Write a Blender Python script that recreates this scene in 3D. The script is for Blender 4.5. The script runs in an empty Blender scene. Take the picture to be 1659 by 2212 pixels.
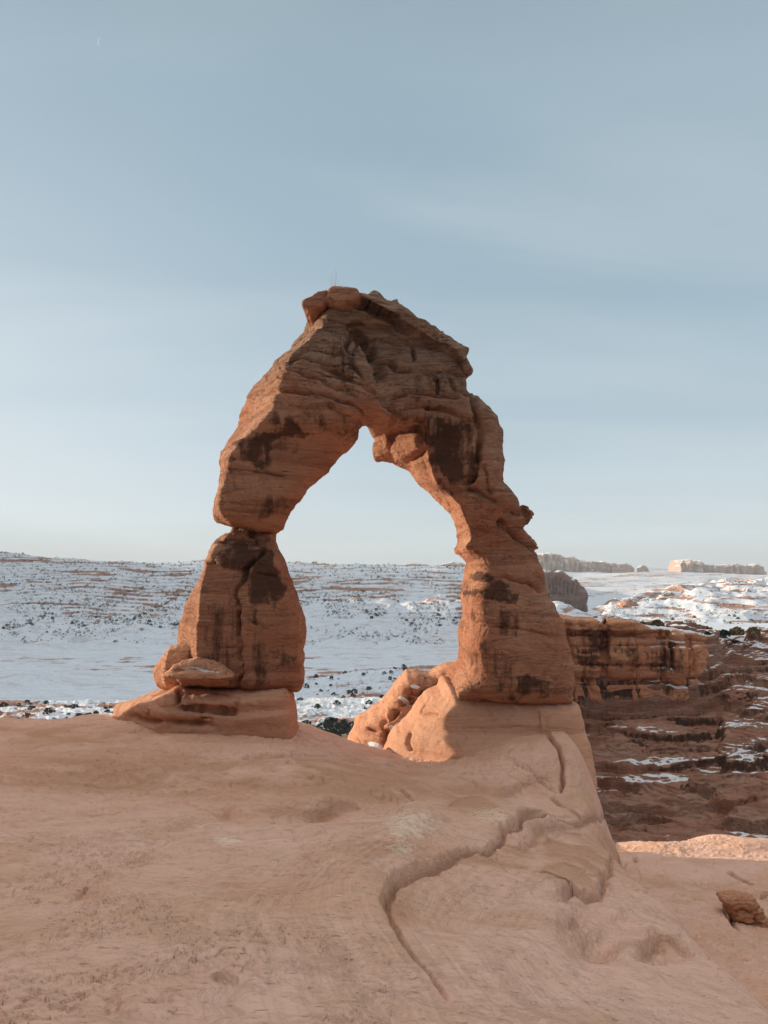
import bpy, math, random
import numpy as np
random.seed(7)
F = 1671.0          # focal length in layout units, picture 1659 x 2212 units
CX, HY = 829.5, 1240.0
def X_(px, Y): return (np.asarray(px, float) - CX) / F * Y
def Z_(py, Y): return (HY - np.asarray(py, float)) / F * Y

sc = bpy.context.scene
col = sc.collection

# ------------------------------------------------------------------ noise
def _hash(ix, iy, iz, seed):
    h = (ix * 374761393 + iy * 668265263 + iz * 2147483647 + seed * 1274126177) & 0xFFFFFFFF
    h = ((h ^ (h >> 13)) * 1274126177) & 0xFFFFFFFF
    h = ((h ^ (h >> 16)) * 2246822519) & 0xFFFFFFFF
    return ((h ^ (h >> 15)) & 0xFFFFFF).astype(np.float32) / np.float32(0xFFFFFF)
def vnoise(x, y, z=None, seed=0):
    x, y = np.broadcast_arrays(np.asarray(x, float), np.asarray(y, float))
    if z is None: z = np.zeros_like(x)
    x, y, z = np.broadcast_arrays(x, y, np.asarray(z, float))
    fx, fy, fz = np.floor(x), np.floor(y), np.floor(z)
    ix, iy, iz = fx.astype(np.int64), fy.astype(np.int64), fz.astype(np.int64)
    tx, ty, tz = [(t * t * t * (t * (t * 6 - 15) + 10)) for t in (x - fx, y - fy, z - fz)]
    r = 0
    for dx in (0, 1):
        wx = tx if dx else 1 - tx
        for dy in (0, 1):
            wy = ty if dy else 1 - ty
            for dz in (0, 1):
                wz = tz if dz else 1 - tz
                r = r + wx * wy * wz * _hash(ix + dx, iy + dy, iz + dz, seed)
    return r * 2 - 1
def fbm(x, y, z=None, o=4, seed=0, g=.5):
    a, s, t, f = 1., 0, 0, 1.
    for i in range(o):
        s = s + a * vnoise(np.asarray(x) * f + i * 17.3, np.asarray(y) * f + i * 7.7, None if z is None else np.asarray(z) * f + i * 3.1, seed + i)
        t += a; a *= g; f *= 2.03
    return s / t * 1.6
def ss(a, b, x):
    t = np.clip((x - a) / (b - a), 0, 1); return t * t * (3 - 2 * t)
def smax(a, b, k):
    h = np.maximum(k - np.abs(a - b), 0) / k; return np.maximum(a, b) + h * h * k * .25
def smin(a, b, k): return -smax(-a, -b, k)
def terrace(v, sharp=.25):        # smooth stair function, period 1
    f = np.floor(v); t = v - f
    return f + ss(.5 - sharp, .5 + sharp, t)

def seg_dist(x, z, pts):
    """distance to an open polyline, and which side (+ left of travel)"""
    best = np.full(np.shape(x), 1e9); side = np.zeros(np.shape(x)); tt = np.zeros(np.shape(x))
    n = len(pts) - 1
    for i in range(n):
        ax, az = pts[i]; bx, bz = pts[i + 1]
        dx, dz = bx - ax, bz - az
        L = dx * dx + dz * dz + 1e-12
        t = np.clip(((x - ax) * dx + (z - az) * dz) / L, 0, 1)
        ex, ez = x - ax - t * dx, z - az - t * dz
        d = np.sqrt(ex * ex + ez * ez)
        m = d < best
        best = np.where(m, d, best); side = np.where(m, np.sign(dx * ez - dz * ex), side); tt = np.where(m, (i + t) / n, tt)
    return best, side, tt
def poly_sdf(x, z, pts):
    d, _, _ = seg_dist(x, z, list(pts) + [pts[0]])
    ins = np.zeros(np.shape(x), bool)
    n = len(pts)
    for i in range(n):
        ax, az = pts[i]; bx, bz = pts[(i + 1) % n]
        if az == bz: continue
        c = ((az > z) != (bz > z)) & (x < (bx - ax) * (z - az) / (bz - az) + ax)
        ins ^= c
    return np.where(ins, -d, d)

# ------------------------------------------------------------------ meshes
def mesh_obj(name, V, Q, mat, parent=None, attrs=None, smooth=True, origin=None):
    V = np.asarray(V, np.float32); Q = np.asarray(Q, np.int32)
    if origin is not None: V = V - np.asarray(origin, np.float32)
    me = bpy.data.meshes.new(name)
    me.vertices.add(len(V)); me.vertices.foreach_set('co', V.ravel())
    k = Q.shape[1]
    me.loops.add(Q.size); me.loops.foreach_set('vertex_index', Q.ravel())
    me.polygons.add(len(Q)); me.polygons.foreach_set('loop_start', np.arange(0, Q.size, k, dtype=np.int32))
    try: me.polygons.foreach_set('loop_total', np.full(len(Q), k, np.int32))
    except Exception: pass
    me.update(calc_edges=True)
    if smooth: me.polygons.foreach_set('use_smooth', np.ones(len(Q), bool))
    for an, av in (attrs or {}).items():
        a = me.attributes.new(an, 'FLOAT', 'POINT'); a.data.foreach_set('value', np.asarray(av, np.float32).ravel())
    if mat: me.materials.append(mat)
    me.validate()
    o = bpy.data.objects.new(name, me); col.objects.link(o)
    if parent is not None: o.parent = parent
    if origin is not None:
        o.location = origin if parent is None else tuple(np.asarray(origin) - np.asarray(parent.location))
    return o
def grid_quads(nr, nc, flip=False):
    i = np.arange(nr * nc).reshape(nr, nc)
    q = np.stack([i[:-1, :-1], i[:-1, 1:], i[1:, 1:], i[1:, :-1]], -1).reshape(-1, 4)
    return q[:, ::-1] if flip else q
def vnormals(V, Q):
    a = V[Q[:, 2]] - V[Q[:, 0]]; b = V[Q[:, 3]] - V[Q[:, 1]]
    n = np.cross(a, b); N = np.zeros_like(V)
    for k in range(4):
        for c in range(3): N[:, c] += np.bincount(Q[:, k], n[:, c], len(V))
    return N / (np.linalg.norm(N, axis=1, keepdims=True) + 1e-12)
def relax(V, Q, it=1, lam=.5):
    cnt = np.zeros(len(V))
    for k in range(4): cnt += 2 * np.bincount(Q[:, k], minlength=len(V))
    for _ in range(it):
        S = np.zeros_like(V)
        for k in range(4):
            nb = V[Q[:, (k + 1) % 4]] + V[Q[:, (k + 3) % 4]]
            for c in range(3): S[:, c] += np.bincount(Q[:, k], nb[:, c], len(V))
        V = V * (1 - lam) + lam * S / cnt[:, None]
    return V
def surface_nets(f, org, h):
    s = f < 0
    nx, ny, nz = f.shape
    c = [s[i:nx - 1 + i, j:ny - 1 + j, k:nz - 1 + k] for i in (0, 1) for j in (0, 1) for k in (0, 1)]
    a = c[0].copy(); o = c[0].copy()
    for t in c[1:]: a &= t; o |= t
    I, J, K = np.nonzero(o & ~a)
    idx = np.full((nx - 1, ny - 1, nz - 1), -1, np.int32); idx[I, J, K] = np.arange(len(I))
    corners = [(i, j, k) for i in (0, 1) for j in (0, 1) for k in (0, 1)]
    fv = {cc: f[I + cc[0], J + cc[1], K + cc[2]] for cc in corners}
    P = np.zeros((len(I), 3)); cnt = np.zeros(len(I))
    for p in corners:
        for ax in range(3):
            if p[ax] == 0:
                q = list(p); q[ax] = 1; q = tuple(q)
                m = (fv[p] < 0) != (fv[q] < 0)
                t = np.where(m, fv[p] / np.where(m, fv[p] - fv[q], 1), 0)
                for d in range(3): P[:, d] += np.where(m, p[d] + (t if d == ax else 0), 0)
                cnt += m
    V = (np.stack([I, J, K], 1) + P / cnt[:, None]) * h + np.asarray(org)
    Q = []
    for ax in range(3):
        b, c2 = (ax + 1) % 3, (ax + 2) % 3
        sl0 = [slice(None)] * 3; sl1 = [slice(None)] * 3
        sl0[ax] = slice(0, -1); sl1[ax] = slice(1, None)
        A, B = s[tuple(sl0)], s[tuple(sl1)]
        ch = A != B
        e = np.argwhere(ch)
        ok = (e[:, b] > 0) & (e[:, c2] > 0) & (e[:, b] < f.shape[b] - 1) & (e[:, c2] < f.shape[c2] - 1)
        e = e[ok]
        fl = A[e[:, 0], e[:, 1], e[:, 2]]
        qs = []
        for db, dc in ((1, 1), (0, 1), (0, 0), (1, 0)):
            ee = e.copy(); ee[:, b] -= db; ee[:, c2] -= dc
            qs.append(idx[ee[:, 0], ee[:, 1], ee[:, 2]])
        q = np.stack(qs, 1)
        q[~fl] = q[~fl][:, ::-1]
        Q.append(q)
    Q = np.concatenate(Q); Q = Q[(Q >= 0).all(1)]
    return V, Q
def tag(o, label=None, cat=None, group=None, kind=None):
    if label: o['label'] = label
    if cat: o['category'] = cat
    if group: o['group'] = group
    if kind: o['kind'] = kind
    return o

# ------------------------------------------------------------------ material helper
class NT:
    def __init__(s, tree): s.t = tree; s.n = tree.nodes; s.l = tree.links; s.n.clear()
    def new(s, typ, **kw):
        n = s.n.new(typ)
        for k, v in kw.items():
            if k.startswith('i_'): n.inputs[k[2:].replace('_', ' ')].default_value = v
            else: setattr(n, k, v)
        return n
    def link(s, a, b): s.l.new(a, b)
    def put(s, sock, v):
        if hasattr(v, 'is_linked') or hasattr(v, 'links'): s.l.new(v, sock)
        else: sock.default_value = v
    def math(s, op, a, b=0., c=0., clamp=False):
        n = s.n.new('ShaderNodeMath'); n.operation = op; n.use_clamp = clamp
        s.put(n.inputs[0], a); s.put(n.inputs[1], b)
        if op in ('MULTIPLY_ADD', 'SMOOTH_MIN', 'SMOOTH_MAX'): s.put(n.inputs[2], c)
        return n.outputs[0]
    def mix(s, fac, a, b, bt='MIX'):
        n = s.n.new('ShaderNodeMix'); n.data_type = 'RGBA'; n.blend_type = bt
        s.put(n.inputs['Factor'], fac)
        for k, v in ((6, a), (7, b)):
            if isinstance(v, tuple) and len(v) == 3: v = v + (1,)
            s.put(n.inputs[k], v)
        return n.outputs[2]
    def rng(s, v, a, b, c=0., d=1., smooth=True):
        n = s.n.new('ShaderNodeMapRange'); n.interpolation_type = 'SMOOTHSTEP' if smooth else 'LINEAR'
        s.put(n.inputs[0], v)
        for i, q in enumerate((a, b, c, d)): s.put(n.inputs[i + 1], q)
        return n.outputs[0]
    def noise(s, vec, scale, detail=4, rough=.55, dist=0., mapping=None, typ=None):
        if mapping is not None:
            m = s.n.new('ShaderNodeMapping'); m.inputs['Scale'].default_value = mapping
            s.l.new(vec, m.inputs['Vector']); vec = m.outputs[0]
        n = s.n.new('ShaderNodeTexNoise'); s.l.new(vec, n.inputs['Vector'])
        if typ: n.noise_type = typ
        n.inputs['Scale'].default_value = scale; n.inputs['Detail'].default_value = detail
        n.inputs['Roughness'].default_value = rough; n.inputs['Distortion'].default_value = dist
        return n.outputs['Fac']
    def attr(s, name): return s.new('ShaderNodeAttribute', attribute_name=name).outputs['Fac']
def new_mat(name):
    m = bpy.data.materials.new(name); m.use_nodes = True
    t = NT(m.node_tree)
    out = t.new('ShaderNodeOutputMaterial'); bs = t.new('ShaderNodeBsdfPrincipled')
    bs.inputs['Roughness'].default_value = .95
    bs.inputs['Specular IOR Level'].default_value = .15
    t.link(bs.outputs[0], out.inputs[0])
    return m, t, bs
def bumps(t, bs, hs):
    prev = None
    for h, strength, dist in hs:
        b = t.new('ShaderNodeBump'); b.inputs['Strength'].default_value = strength; b.inputs['Distance'].default_value = dist
        t.link(h, b.inputs['Height'])
        if prev: t.link(prev, b.inputs['Normal'])
        prev = b.outputs[0]
    t.link(prev, bs.inputs['Normal'])

def rock_mat(name, c1, c2, c3, scale=1., varnish=(.045, .022, .016), strata=1., tilt=(0, 0), bump=1., grain=1., fract=1.):
    """c1 main, c2 paler, c3 redder/darker; attributes stain, pale, snow"""
    m, t, bs = new_mat(name)
    co = t.new('ShaderNodeTexCoord').outputs['Object']
    rot = t.new('ShaderNodeMapping'); rot.inputs['Rotation'].default_value = (tilt[0], tilt[1], 0); t.link(co, rot.inputs['Vector']); rc = rot.outputs[0]
    big = t.noise(co, .35 * scale, 4, .6)
    band = t.noise(rc, 1.0 * scale, 5, .65, .3, mapping=(.18, .18, 2.6))
    fine = t.noise(rc, 1.0 * scale, 5, .7, .2, mapping=(1.6, 1.6, 13.))
    gr = t.noise(co, 22 * scale, 3, .7)
    blot = t.noise(co, 1.7 * scale, 5, .65, .6)
    c = t.mix(t.rng(big, .35, .68), c1 + (1,), c2 + (1,))
    c = t.mix(t.math('MULTIPLY', t.rng(band, .46, .66), .75 * strata), c, c3 + (1,))
    c = t.mix(t.math('MULTIPLY', t.rng(fine, .5, .72), .38 * strata), c, tuple(v * .62 for v in c3) + (1,))
    c = t.mix(t.math('MULTIPLY', t.rng(blot, .54, .7), .42), c, tuple(v * .72 for v in c3) + (1,))
    c = t.mix(t.math('MULTIPLY', t.rng(gr, .35, .7), .22 * grain), c, tuple(min(v * 1.35, .9) for v in c2) + (1,))
    # vertical water streaks inside varnish
    c = t.mix(t.math('MULTIPLY', t.math('MULTIPLY', t.math('ADD', t.attr('grey'), t.math('MULTIPLY', t.math('SUBTRACT', blot, .5), 1.2), 0), t.rng(t.attr('grey'), 0., .2)), .75, 0, True), c, t.mix(t.rng(fine, .4, .62), (.34, .235, .165, 1), (.20, .125, .085, 1)))
    streak = t.noise(co, 1.3 * scale, 5, .7, .2, mapping=(2.2, 2.2, .25))
    st = t.math('ADD', t.attr('stain'), t.math('MULTIPLY', t.math('SUBTRACT', streak, .5), 1.6))
    st = t.math('ADD', st, t.math('MULTIPLY', t.math('SUBTRACT', blot, .5), .5))
    st = t.math('MULTIPLY', t.rng(st, .30, .78), t.rng(t.attr('stain'), .02, .45))
    c = t.mix(t.math('MULTIPLY', st, .82), c, varnish + (1,))
    lich = t.noise(co, 9 * scale, 4, .7, .5)
    pl = t.math('MULTIPLY', t.rng(t.math('ADD', t.attr('pale'), t.math('MULTIPLY', t.math('SUBTRACT', lich, .5), 1.3)), .42, .75), t.rng(t.attr('pale'), .02, .2))
    c = t.mix(t.math('MULTIPLY', pl, .6), c, (.40, .33, .255, 1))
    sn = t.rng(t.math('ADD', t.attr('snow'), t.math('MULTIPLY', t.math('SUBTRACT', lich, .5), .5)), .42, .58)
    c = t.mix(sn, c, (.82, .84, .86, 1))
    t.link(c, bs.inputs['Base Color'])
    frn = t.noise(rc, .75 * scale, 4, .55, .6, mapping=(.55, .55, 1.9))
    frac = t.rng(t.math('ABSOLUTE', t.math('SUBTRACT', frn, .5)), 0., .011)
    frn2 = t.noise(rc, 1.6 * scale, 4, .55, .5, mapping=(1.2, 1.2, .8))
    frac2 = t.rng(t.math('ABSOLUTE', t.math('SUBTRACT', frn2, .53)), 0., .008)
    pits = t.noise(rc, 5 * scale, 5, .75, .3, mapping=(1, 1, 2.4))
    bumps(t, bs, [(frac, .9 * fract, .07 / scale), (frac2, .6 * fract, .05 / scale), (band, .55 * bump * strata, .12 / scale), (fine, .7 * bump, .05 / scale), (pits, .55 * bump, .05 / scale), (gr, .35 * bump, .012 / scale)])
    return m
HAZE_D = 7.5e-5
POLY = {'span': [(459.7, 1122.1), (459.9, 1102.2), (478.8, 1082.9), (483.3, 1063.3), (474.9, 1032.5), (480.9, 1012.9), (465.0, 983.7), (438.6, 938.6), (426.4, 899.3), (445.8, 858.1), (475.9, 819.5), (504.9, 787.4), (543.7, 769.4), (564.8, 761.8), (571.6, 746.8), (582.2, 723.4), (593.2, 707.1), (591.2, 690.6), (622.0, 678.0), (650.0, 668.0), (686.7, 659.6), (714.3, 669.1), (742.9, 668.2), (771.0, 655.8), (791.9, 657.9), (821.6, 663.5), (845.7, 675.8), (861.4, 675.4), (880.4, 687.4), (904.5, 708.7), (935.0, 716.7), (944.8, 728.1), (969.3, 745.1), (987.3, 755.8), (999.4, 763.6), (1011.5, 767.0), (1005.1, 779.1), (1008.3, 815.8), (1009.4, 820.4), (996.2, 835.0), (1021.1, 852.0), (1034.0, 879.4), (1053.5, 900.5), (1066.8, 910.5), (1072.4, 927.8), (1080.4, 949.5), (1080.2, 984.8), (1079.7, 1013.5), (1076.0, 1053.3), (1088.7, 1067.1), (1102.7, 1086.2), (1107.0, 1098.6), (1118.4, 1113.5), (1131.0, 1107.0), (1139.0, 1115.0), (1125.0, 1122.0), (1118.8, 1141.9), (1131.7, 1155.5), (1150.0, 1167.7), (1158.0, 1181.0), (1159.5, 1186.6), (1149.6, 1190.8), (1155.1, 1210.4), (1162.7, 1228.1), (1165.2, 1244.9), (1169.6, 1282.9), (1187.2, 1313.2), (1200.6, 1338.8), (1208.5, 1371.1), (1217.1, 1395.2), (1223.7, 1427.0), (1224.3, 1461.4), (1223.2, 1501.8), (1218.5, 1508.3), (1211.3, 1514.1), (1150.4, 1511.0), (1078.2, 1503.3), (1027.6, 1495.8), (998.5, 1497.2), (978.7, 1495.8), (971.1, 1484.2), (988.9, 1460.0), (1003.7, 1443.8), (1005.3, 1409.0), (1002.8, 1372.0), (1012.5, 1335.3), (1008.3, 1297.6), (1009.7, 1262.6), (1020.0, 1243.1), (1022.4, 1213.9), (1000.1, 1194.6), (993.0, 1189.0), (991.6, 1178.8), (1001.4, 1168.6), (998.9, 1143.9), (992.6, 1124.4), (985.6, 1097.3), (963.1, 1072.5), (942.2, 1051.4), (918.1, 1031.7), (903.7, 1015.4), (891.6, 997.3), (872.5, 986.5), (851.0, 975.0), (832.0, 972.0), (812.0, 972.0), (796.0, 966.0), (797.6, 960.1), (796.5, 945.2), (812.8, 930.1), (794.0, 915.5), (776.8, 932.8), (769.7, 950.3), (757.4, 968.1), (742.8, 986.7), (730.5, 1000.5), (725.1, 1011.4), (718.9, 1021.9), (685.4, 1047.8), (665.6, 1060.4), (657.7, 1072.1), (644.4, 1084.1), (628.0, 1104.0), (618.9, 1124.7), (612.9, 1142.9), (602.1, 1147.9), (590.1, 1149.6), (545.1, 1147.2), (514.9, 1144.6), (493.8, 1137.6), (480.8, 1132.8), (464.3, 1126.1)], 'pillar': [(500.0, 1141.3), (559.8, 1147.6), (600.7, 1151.6), (596.1, 1164.8), (602.2, 1189.1), (611.1, 1213.2), (619.4, 1235.9), (629.2, 1262.7), (638.2, 1289.1), (646.8, 1315.5), (656.8, 1333.9), (659.7, 1373.0), (657.6, 1415.9), (656.6, 1455.8), (656.0, 1479.0), (646.4, 1484.8), (633.0, 1475.7), (517.6, 1472.5), (440.6, 1474.6), (395.4, 1487.5), (364.2, 1454.4), (357.3, 1392.1), (359.9, 1370.6), (372.3, 1342.8), (386.4, 1320.5), (400.1, 1295.0), (414.7, 1268.9), (430.7, 1247.3), (445.8, 1225.7), (452.0, 1202.4), (454.4, 1177.3), (462.7, 1154.5), (483.0, 1151.3), (497.2, 1149.2)], 'ped': [(206.5, 1599.1), (213.1, 1538.3), (254.1, 1526.6), (289.2, 1515.4), (322.3, 1504.6), (354.5, 1497.0), (400.1, 1475.0), (500.0, 1475.0), (600.0, 1475.0), (630.9, 1475.0), (637.4, 1508.4), (643.4, 1528.1), (647.3, 1551.1), (650.6, 1569.6), (649.3, 1636.4), (300.4, 1637.5)]}
# ================================================================== ARCH
Y0 = 29.0
K = Y0 / F
def P_(pts, Y=Y0): return [((a - CX) / F * Y, (HY - b) / F * Y) for a, b in pts]
ROCK = rock_mat('red_sandstone', (.44, .192, .112), (.51, .27, .168), (.25, .098, .058), bump=2.2)
PEDM = rock_mat('pedestal_sandstone', (.54, .27, .17), (.58, .33, .22), (.38, .165, .10), bump=1.3, strata=.6, fract=.25)
ROCK_BOULDER = rock_mat('boulder_sandstone', (.56, .27, .155), (.60, .33, .21), (.40, .17, .10), scale=1.6, bump=1.6)

def crack_field(x, z, cracks, Y=Y0, wl=1.):
    """inward carving in metres at points on the face, from polylines drawn in layout units"""
    r = np.zeros(np.shape(x))
    wob = fbm(x * 3 / wl, z * 3 / wl, o=3, seed=91) * .06 * wl
    for pts, w, dep in cracks:
        d, _, t = seg_dist(x + wob, z + wob * .7, P_(pts, Y))
        amp = ss(0, .12, t) * ss(1, .88, t) * (.75 + .5 * vnoise(x * 1.7 / wl, z * 1.7 / wl, seed=5))
        r = np.maximum(r, dep * amp * np.exp(-(d / w) ** 2))
    return r
def mask_field(x, z, polys, Y=Y0, soft=.42, rag=.45, ns=1.):
    soft = soft / ns; rag = rag / ns
    r = np.zeros(np.shape(x))
    wx = fbm(x * 1.5 * ns, z * 1.5 * ns, o=4, seed=33) * rag; wz = fbm(x * 1.1 * ns, z * 2.2 * ns, o=4, seed=34) * rag
    for pts, a in polys:
        d = poly_sdf(x + wx, z + wz, P_(pts, Y))
        r = np.maximum(r, a * ss(soft, -soft, d))
    return r
def rock_from_outline(name, pts, Yc, hd, k, vox, front=None, parent=None, mat=None, cracks=(), stains=(), pales=(), snow=None,
                      rough=.12, strata=.05, ledge=.35, mapY=None, smooth=1, seed=0, origin=None, back=None, pad=.6, sdf_extra=None, tilt=0., beds=None, bedf=2.4, ns=1., mapF=None, grey=None, key=None):
    mapY = mapY or Yc
    pts = POLY.get(key, pts)
    poly = P_(pts, mapY)
    xs = [p[0] for p in poly]; zs = [p[1] for p in poly]
    gx = np.arange(min(xs) - pad, max(xs) + pad, vox); gz = np.arange(min(zs) - pad, max(zs) + pad, vox)
    XX, ZZ = np.meshgrid(gx, gz, indexing='ij')
    wig = fbm(XX * 2.2 * ns, ZZ * 2.2 * ns, o=4, seed=seed + 3) * .05 / ns
    d2 = poly_sdf(XX + wig, ZZ - wig, poly)
    mapF = mapF or mapY
    px = XX / mapF * F + CX; py = HY - ZZ / mapF * F
    Yf = (front(px, py, XX, ZZ) if front else np.full_like(XX, Yc - hd))
    Yb = (back(px, py, XX, ZZ) if back else np.full_like(XX, Yc + hd))
    ins = d2 < vox * 2
    y0 = float(Yf[ins].min()) - pad; y1 = float(Yb[ins].max()) + pad
    gy = np.arange(y0, y1, vox)
    yy = gy[None, :, None]
    f = smax(d2[:, None, :], (Yf[:, None, :] - yy) * .8, k)
    f = smax(f, yy - Yb[:, None, :], k)
    if sdf_extra is not None: f = sdf_extra(f, XX[:, None, :], yy, ZZ[:, None, :])
    V, Q = surface_nets(f.astype(np.float32), (gx[0], gy[0], gz[0]), vox)
    V = relax(V, Q, smooth)
    N = vnormals(V, Q)
    x, y, z = V.T
    wx_, wz_ = x * (mapY / y), z * (mapY / y)
    x, y, z = x * ns, y * ns, z * ns
    zt = z + tilt * x
    disp = fbm(x * .55, y * .55, z * .7, o=4, seed=seed) * rough * 1.5
    # bedding: ledges that stick out and are eaten back
    b1 = vnoise(x * .25, y * .25, zt * 2.1, seed=seed + 11); b2 = vnoise(x * .5, y * .5, zt * 5.5, seed=seed + 12)
    led = np.clip(fbm(x * .4, y * .4, z * .4, o=2, seed=seed + 13) + .25, 0, 1)
    disp += strata * (b1 + .6 * b2) * (.45 + ledge * led * 2)
    disp += rough * .35 * np.abs(fbm(x * 2.1, y * 2.1, z * 3.2, o=3, seed=seed + 14))
    # broken plates: quantised noise makes small faceted steps
    q = fbm(x * 1.1 + 4, y * 1.1, z * 1.5, o=3, seed=seed + 15) * 3
    disp += rough * .45 * (terrace(q, .10) - q) 
    if beds is not None:
        bp = beds(x / ns, y / ns, z / ns)
        for fq, am in ((bedf, 1.), (bedf * 2.7, .42)):
            ph = zt * fq + .55 * fbm(x * .35, y * .35, z * .25, o=3, seed=seed + 31) + .12 * fbm(x * 1.6, y * 1.6, z * .8, o=2, seed=seed + 32)
            fl = np.floor(ph); sw = ph - fl
            bed = vnoise(fl * 7.3 + x * .12, y * .3 + fl * 3.1, seed=seed + 33)
            cut = np.clip(.55 + .9 * vnoise(x * .6 + fl * 3.7, y * .6, fl * 1.3, seed=seed + 34), 0, 1.3)
            disp += am * bp * (1.25 * ss(0, .11, sw) * (1 - .22 * sw) - .95 + .55 * bed) * cut
        # upright joints that cut the beds into blocks
        jf = np.floor(zt * bedf * .5 + .5 * vnoise(x, y, seed=seed + 35))
        jx = x * .9 + y * .5 + jf * 13.7 + .15 * vnoise(z * 3, x, seed=seed + 36)
        jd = np.abs((jx * .62 + .45 * vnoise(jf * 5.1, x * .3, seed=seed + 37)) % 1 - .5) 
        disp -= bp * 1.0 * np.exp(-(jd / .035) ** 2) * np.clip(vnoise(x * .5, z * .5, jf, seed=seed + 38) + .3, 0, 1)
    fr = ss(.15, -.35, N[:, 1])
    disp -= 1.3 * crack_field(wx_, wz_, cracks, mapY, 1 / ns) * np.maximum(fr, ss(.5, 0, np.abs(N[:, 1])) * .15)
    V = V + N * disp[:, None]
    x, y, z = x / ns, y / ns, z / ns
    at = {'stain': mask_field(wx_, wz_, stains, mapY, ns=ns) * ss(.55, .1, N[:, 1]) if stains else np.zeros(len(V)),
          'pale': mask_field(wx_, wz_, pales, mapY, ns=ns) if pales else np.zeros(len(V))}
    N2 = vnormals(V, Q)
    at['grey'] = grey(x, y, z, N2) if grey else np.zeros(len(V))
    if snow is not None: at['snow'] = snow(x, y, z, N2)
    return mesh_obj(name, V, Q, mat or ROCK, parent, at, origin=origin)

def curve_at(py, pts):     # pts (px, py) sorted by py -> px at py
    a = np.array(sorted([(b, a) for a, b in pts]))
    return np.interp(py, a[:, 0], a[:, 1])

SPAN = [(460.8,1121.8),(458,1102),(465.8,1078.8),(470.7,1062),(470.6,1032),(476.6,1012.5),(475.4,984.7),(482.5,949),(490.5,921),(504,885.5),(524,849.8),(544,822),
 (569.8,798),(587.7,782),(597.6,766.5),(611.5,750.6),(629,732.7),(637,714.9),(649,695),(665,680),(690,664),(705,650),(735,642),(768,631),(796,634.7),(827.8,641.5),(855.5,651.4),
 (871.4,659),(891,673),(915,691),(942.8,703.8),(954.7,714.9),(978.5,730.7),(998,742.7),(1010,756.5),(1014,766.5),(1014,778),(1020,814),(1021,824),(1016,826.8),
 (1030,845.8),(1046,869.6),(1065.8,889.5),(1077.7,905),(1083.7,925),(1088.4,949),(1087.7,984.7),(1089.6,1012.5),(1094,1047.6),(1103,1055),(1118,1075.9),(1123.9,1086),
 (1135.8,1099.7),(1143,1110),(1141.7,1119),(1131,1122),(1132.8,1138),(1138.8,1150),(1153.6,1165),(1161,1180),(1161,1187.5),(1155,1190.4),(1162.6,1206.8),(1171.5,1224.6),
 (1177,1242.5),(1182.5,1279),(1197,1308),(1211.6,1334),(1222.5,1366.7),(1229.8,1392),(1237,1425),(1240,1461),(1239,1505),(1228,1521),(1211.6,1525.5),(1149.8,1523),
 (1077,1518.5),(1026,1513),(995,1511),(975,1500),(966,1485),(968,1454),(980.6,1434),(988,1406.7),(989,1370.3),(997,1334),(995,1297.6),(997,1261),(1002.5,1239.4),(1006,1218.7),
 (991.5,1202),(983,1192),(984,1177),(988.5,1168),(985.5,1147),(979.6,1129.4),(970.6,1108.6),(948.3,1087.8),(927.5,1067),(903.7,1046),(888.8,1028),(878.4,1016),(862,1009),
 (841,998.5),(817.4,992.5),(805.5,983.6),(801,973),(804,959.8),(799.5,945),(802.5,933),(794,925.6),(777,933),(771,951),(758,968.7),(740,983.6),(726.6,997),(719,1007),
 (713,1016),(682,1044),(664,1059),(657.6,1072),(646,1085.4),(629.5,1105),(619.5,1125),(613,1143),(603,1150),(590,1153),(545,1148),(515,1144),(494,1137),(480.7,1133),(464,1126.7)]
EL = [(715,650),(700.8,679),(683,707),(651,734.7),(622,775),(617.5,800),(606,840),(594,880),(560,925),(530,953),(506,980.7),(500.4,1004.5),(492.5,1020),(488.5,1052),(479,1075.5),(484,1108.5),(490.6,1125),(495,1150)]
ER = [(925,870),(929,936),(933.4,971.7),(940.9,1001.5),(951.3,1031),(954.3,1058),(966,1078),(1004.8,1084),(1016.8,1108.6),(1015,1150),(1007.8,1171),(996,1180),(998,1198),(1016.8,1212.8),(1016.8,1233.6),
 (1007,1257.5),(1006,1297.6),(1015,1323),(1008,1355.8),(1015,1403),(1006,1443),(1000.6,1479.5),(993.4,1515.9)]
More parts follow.
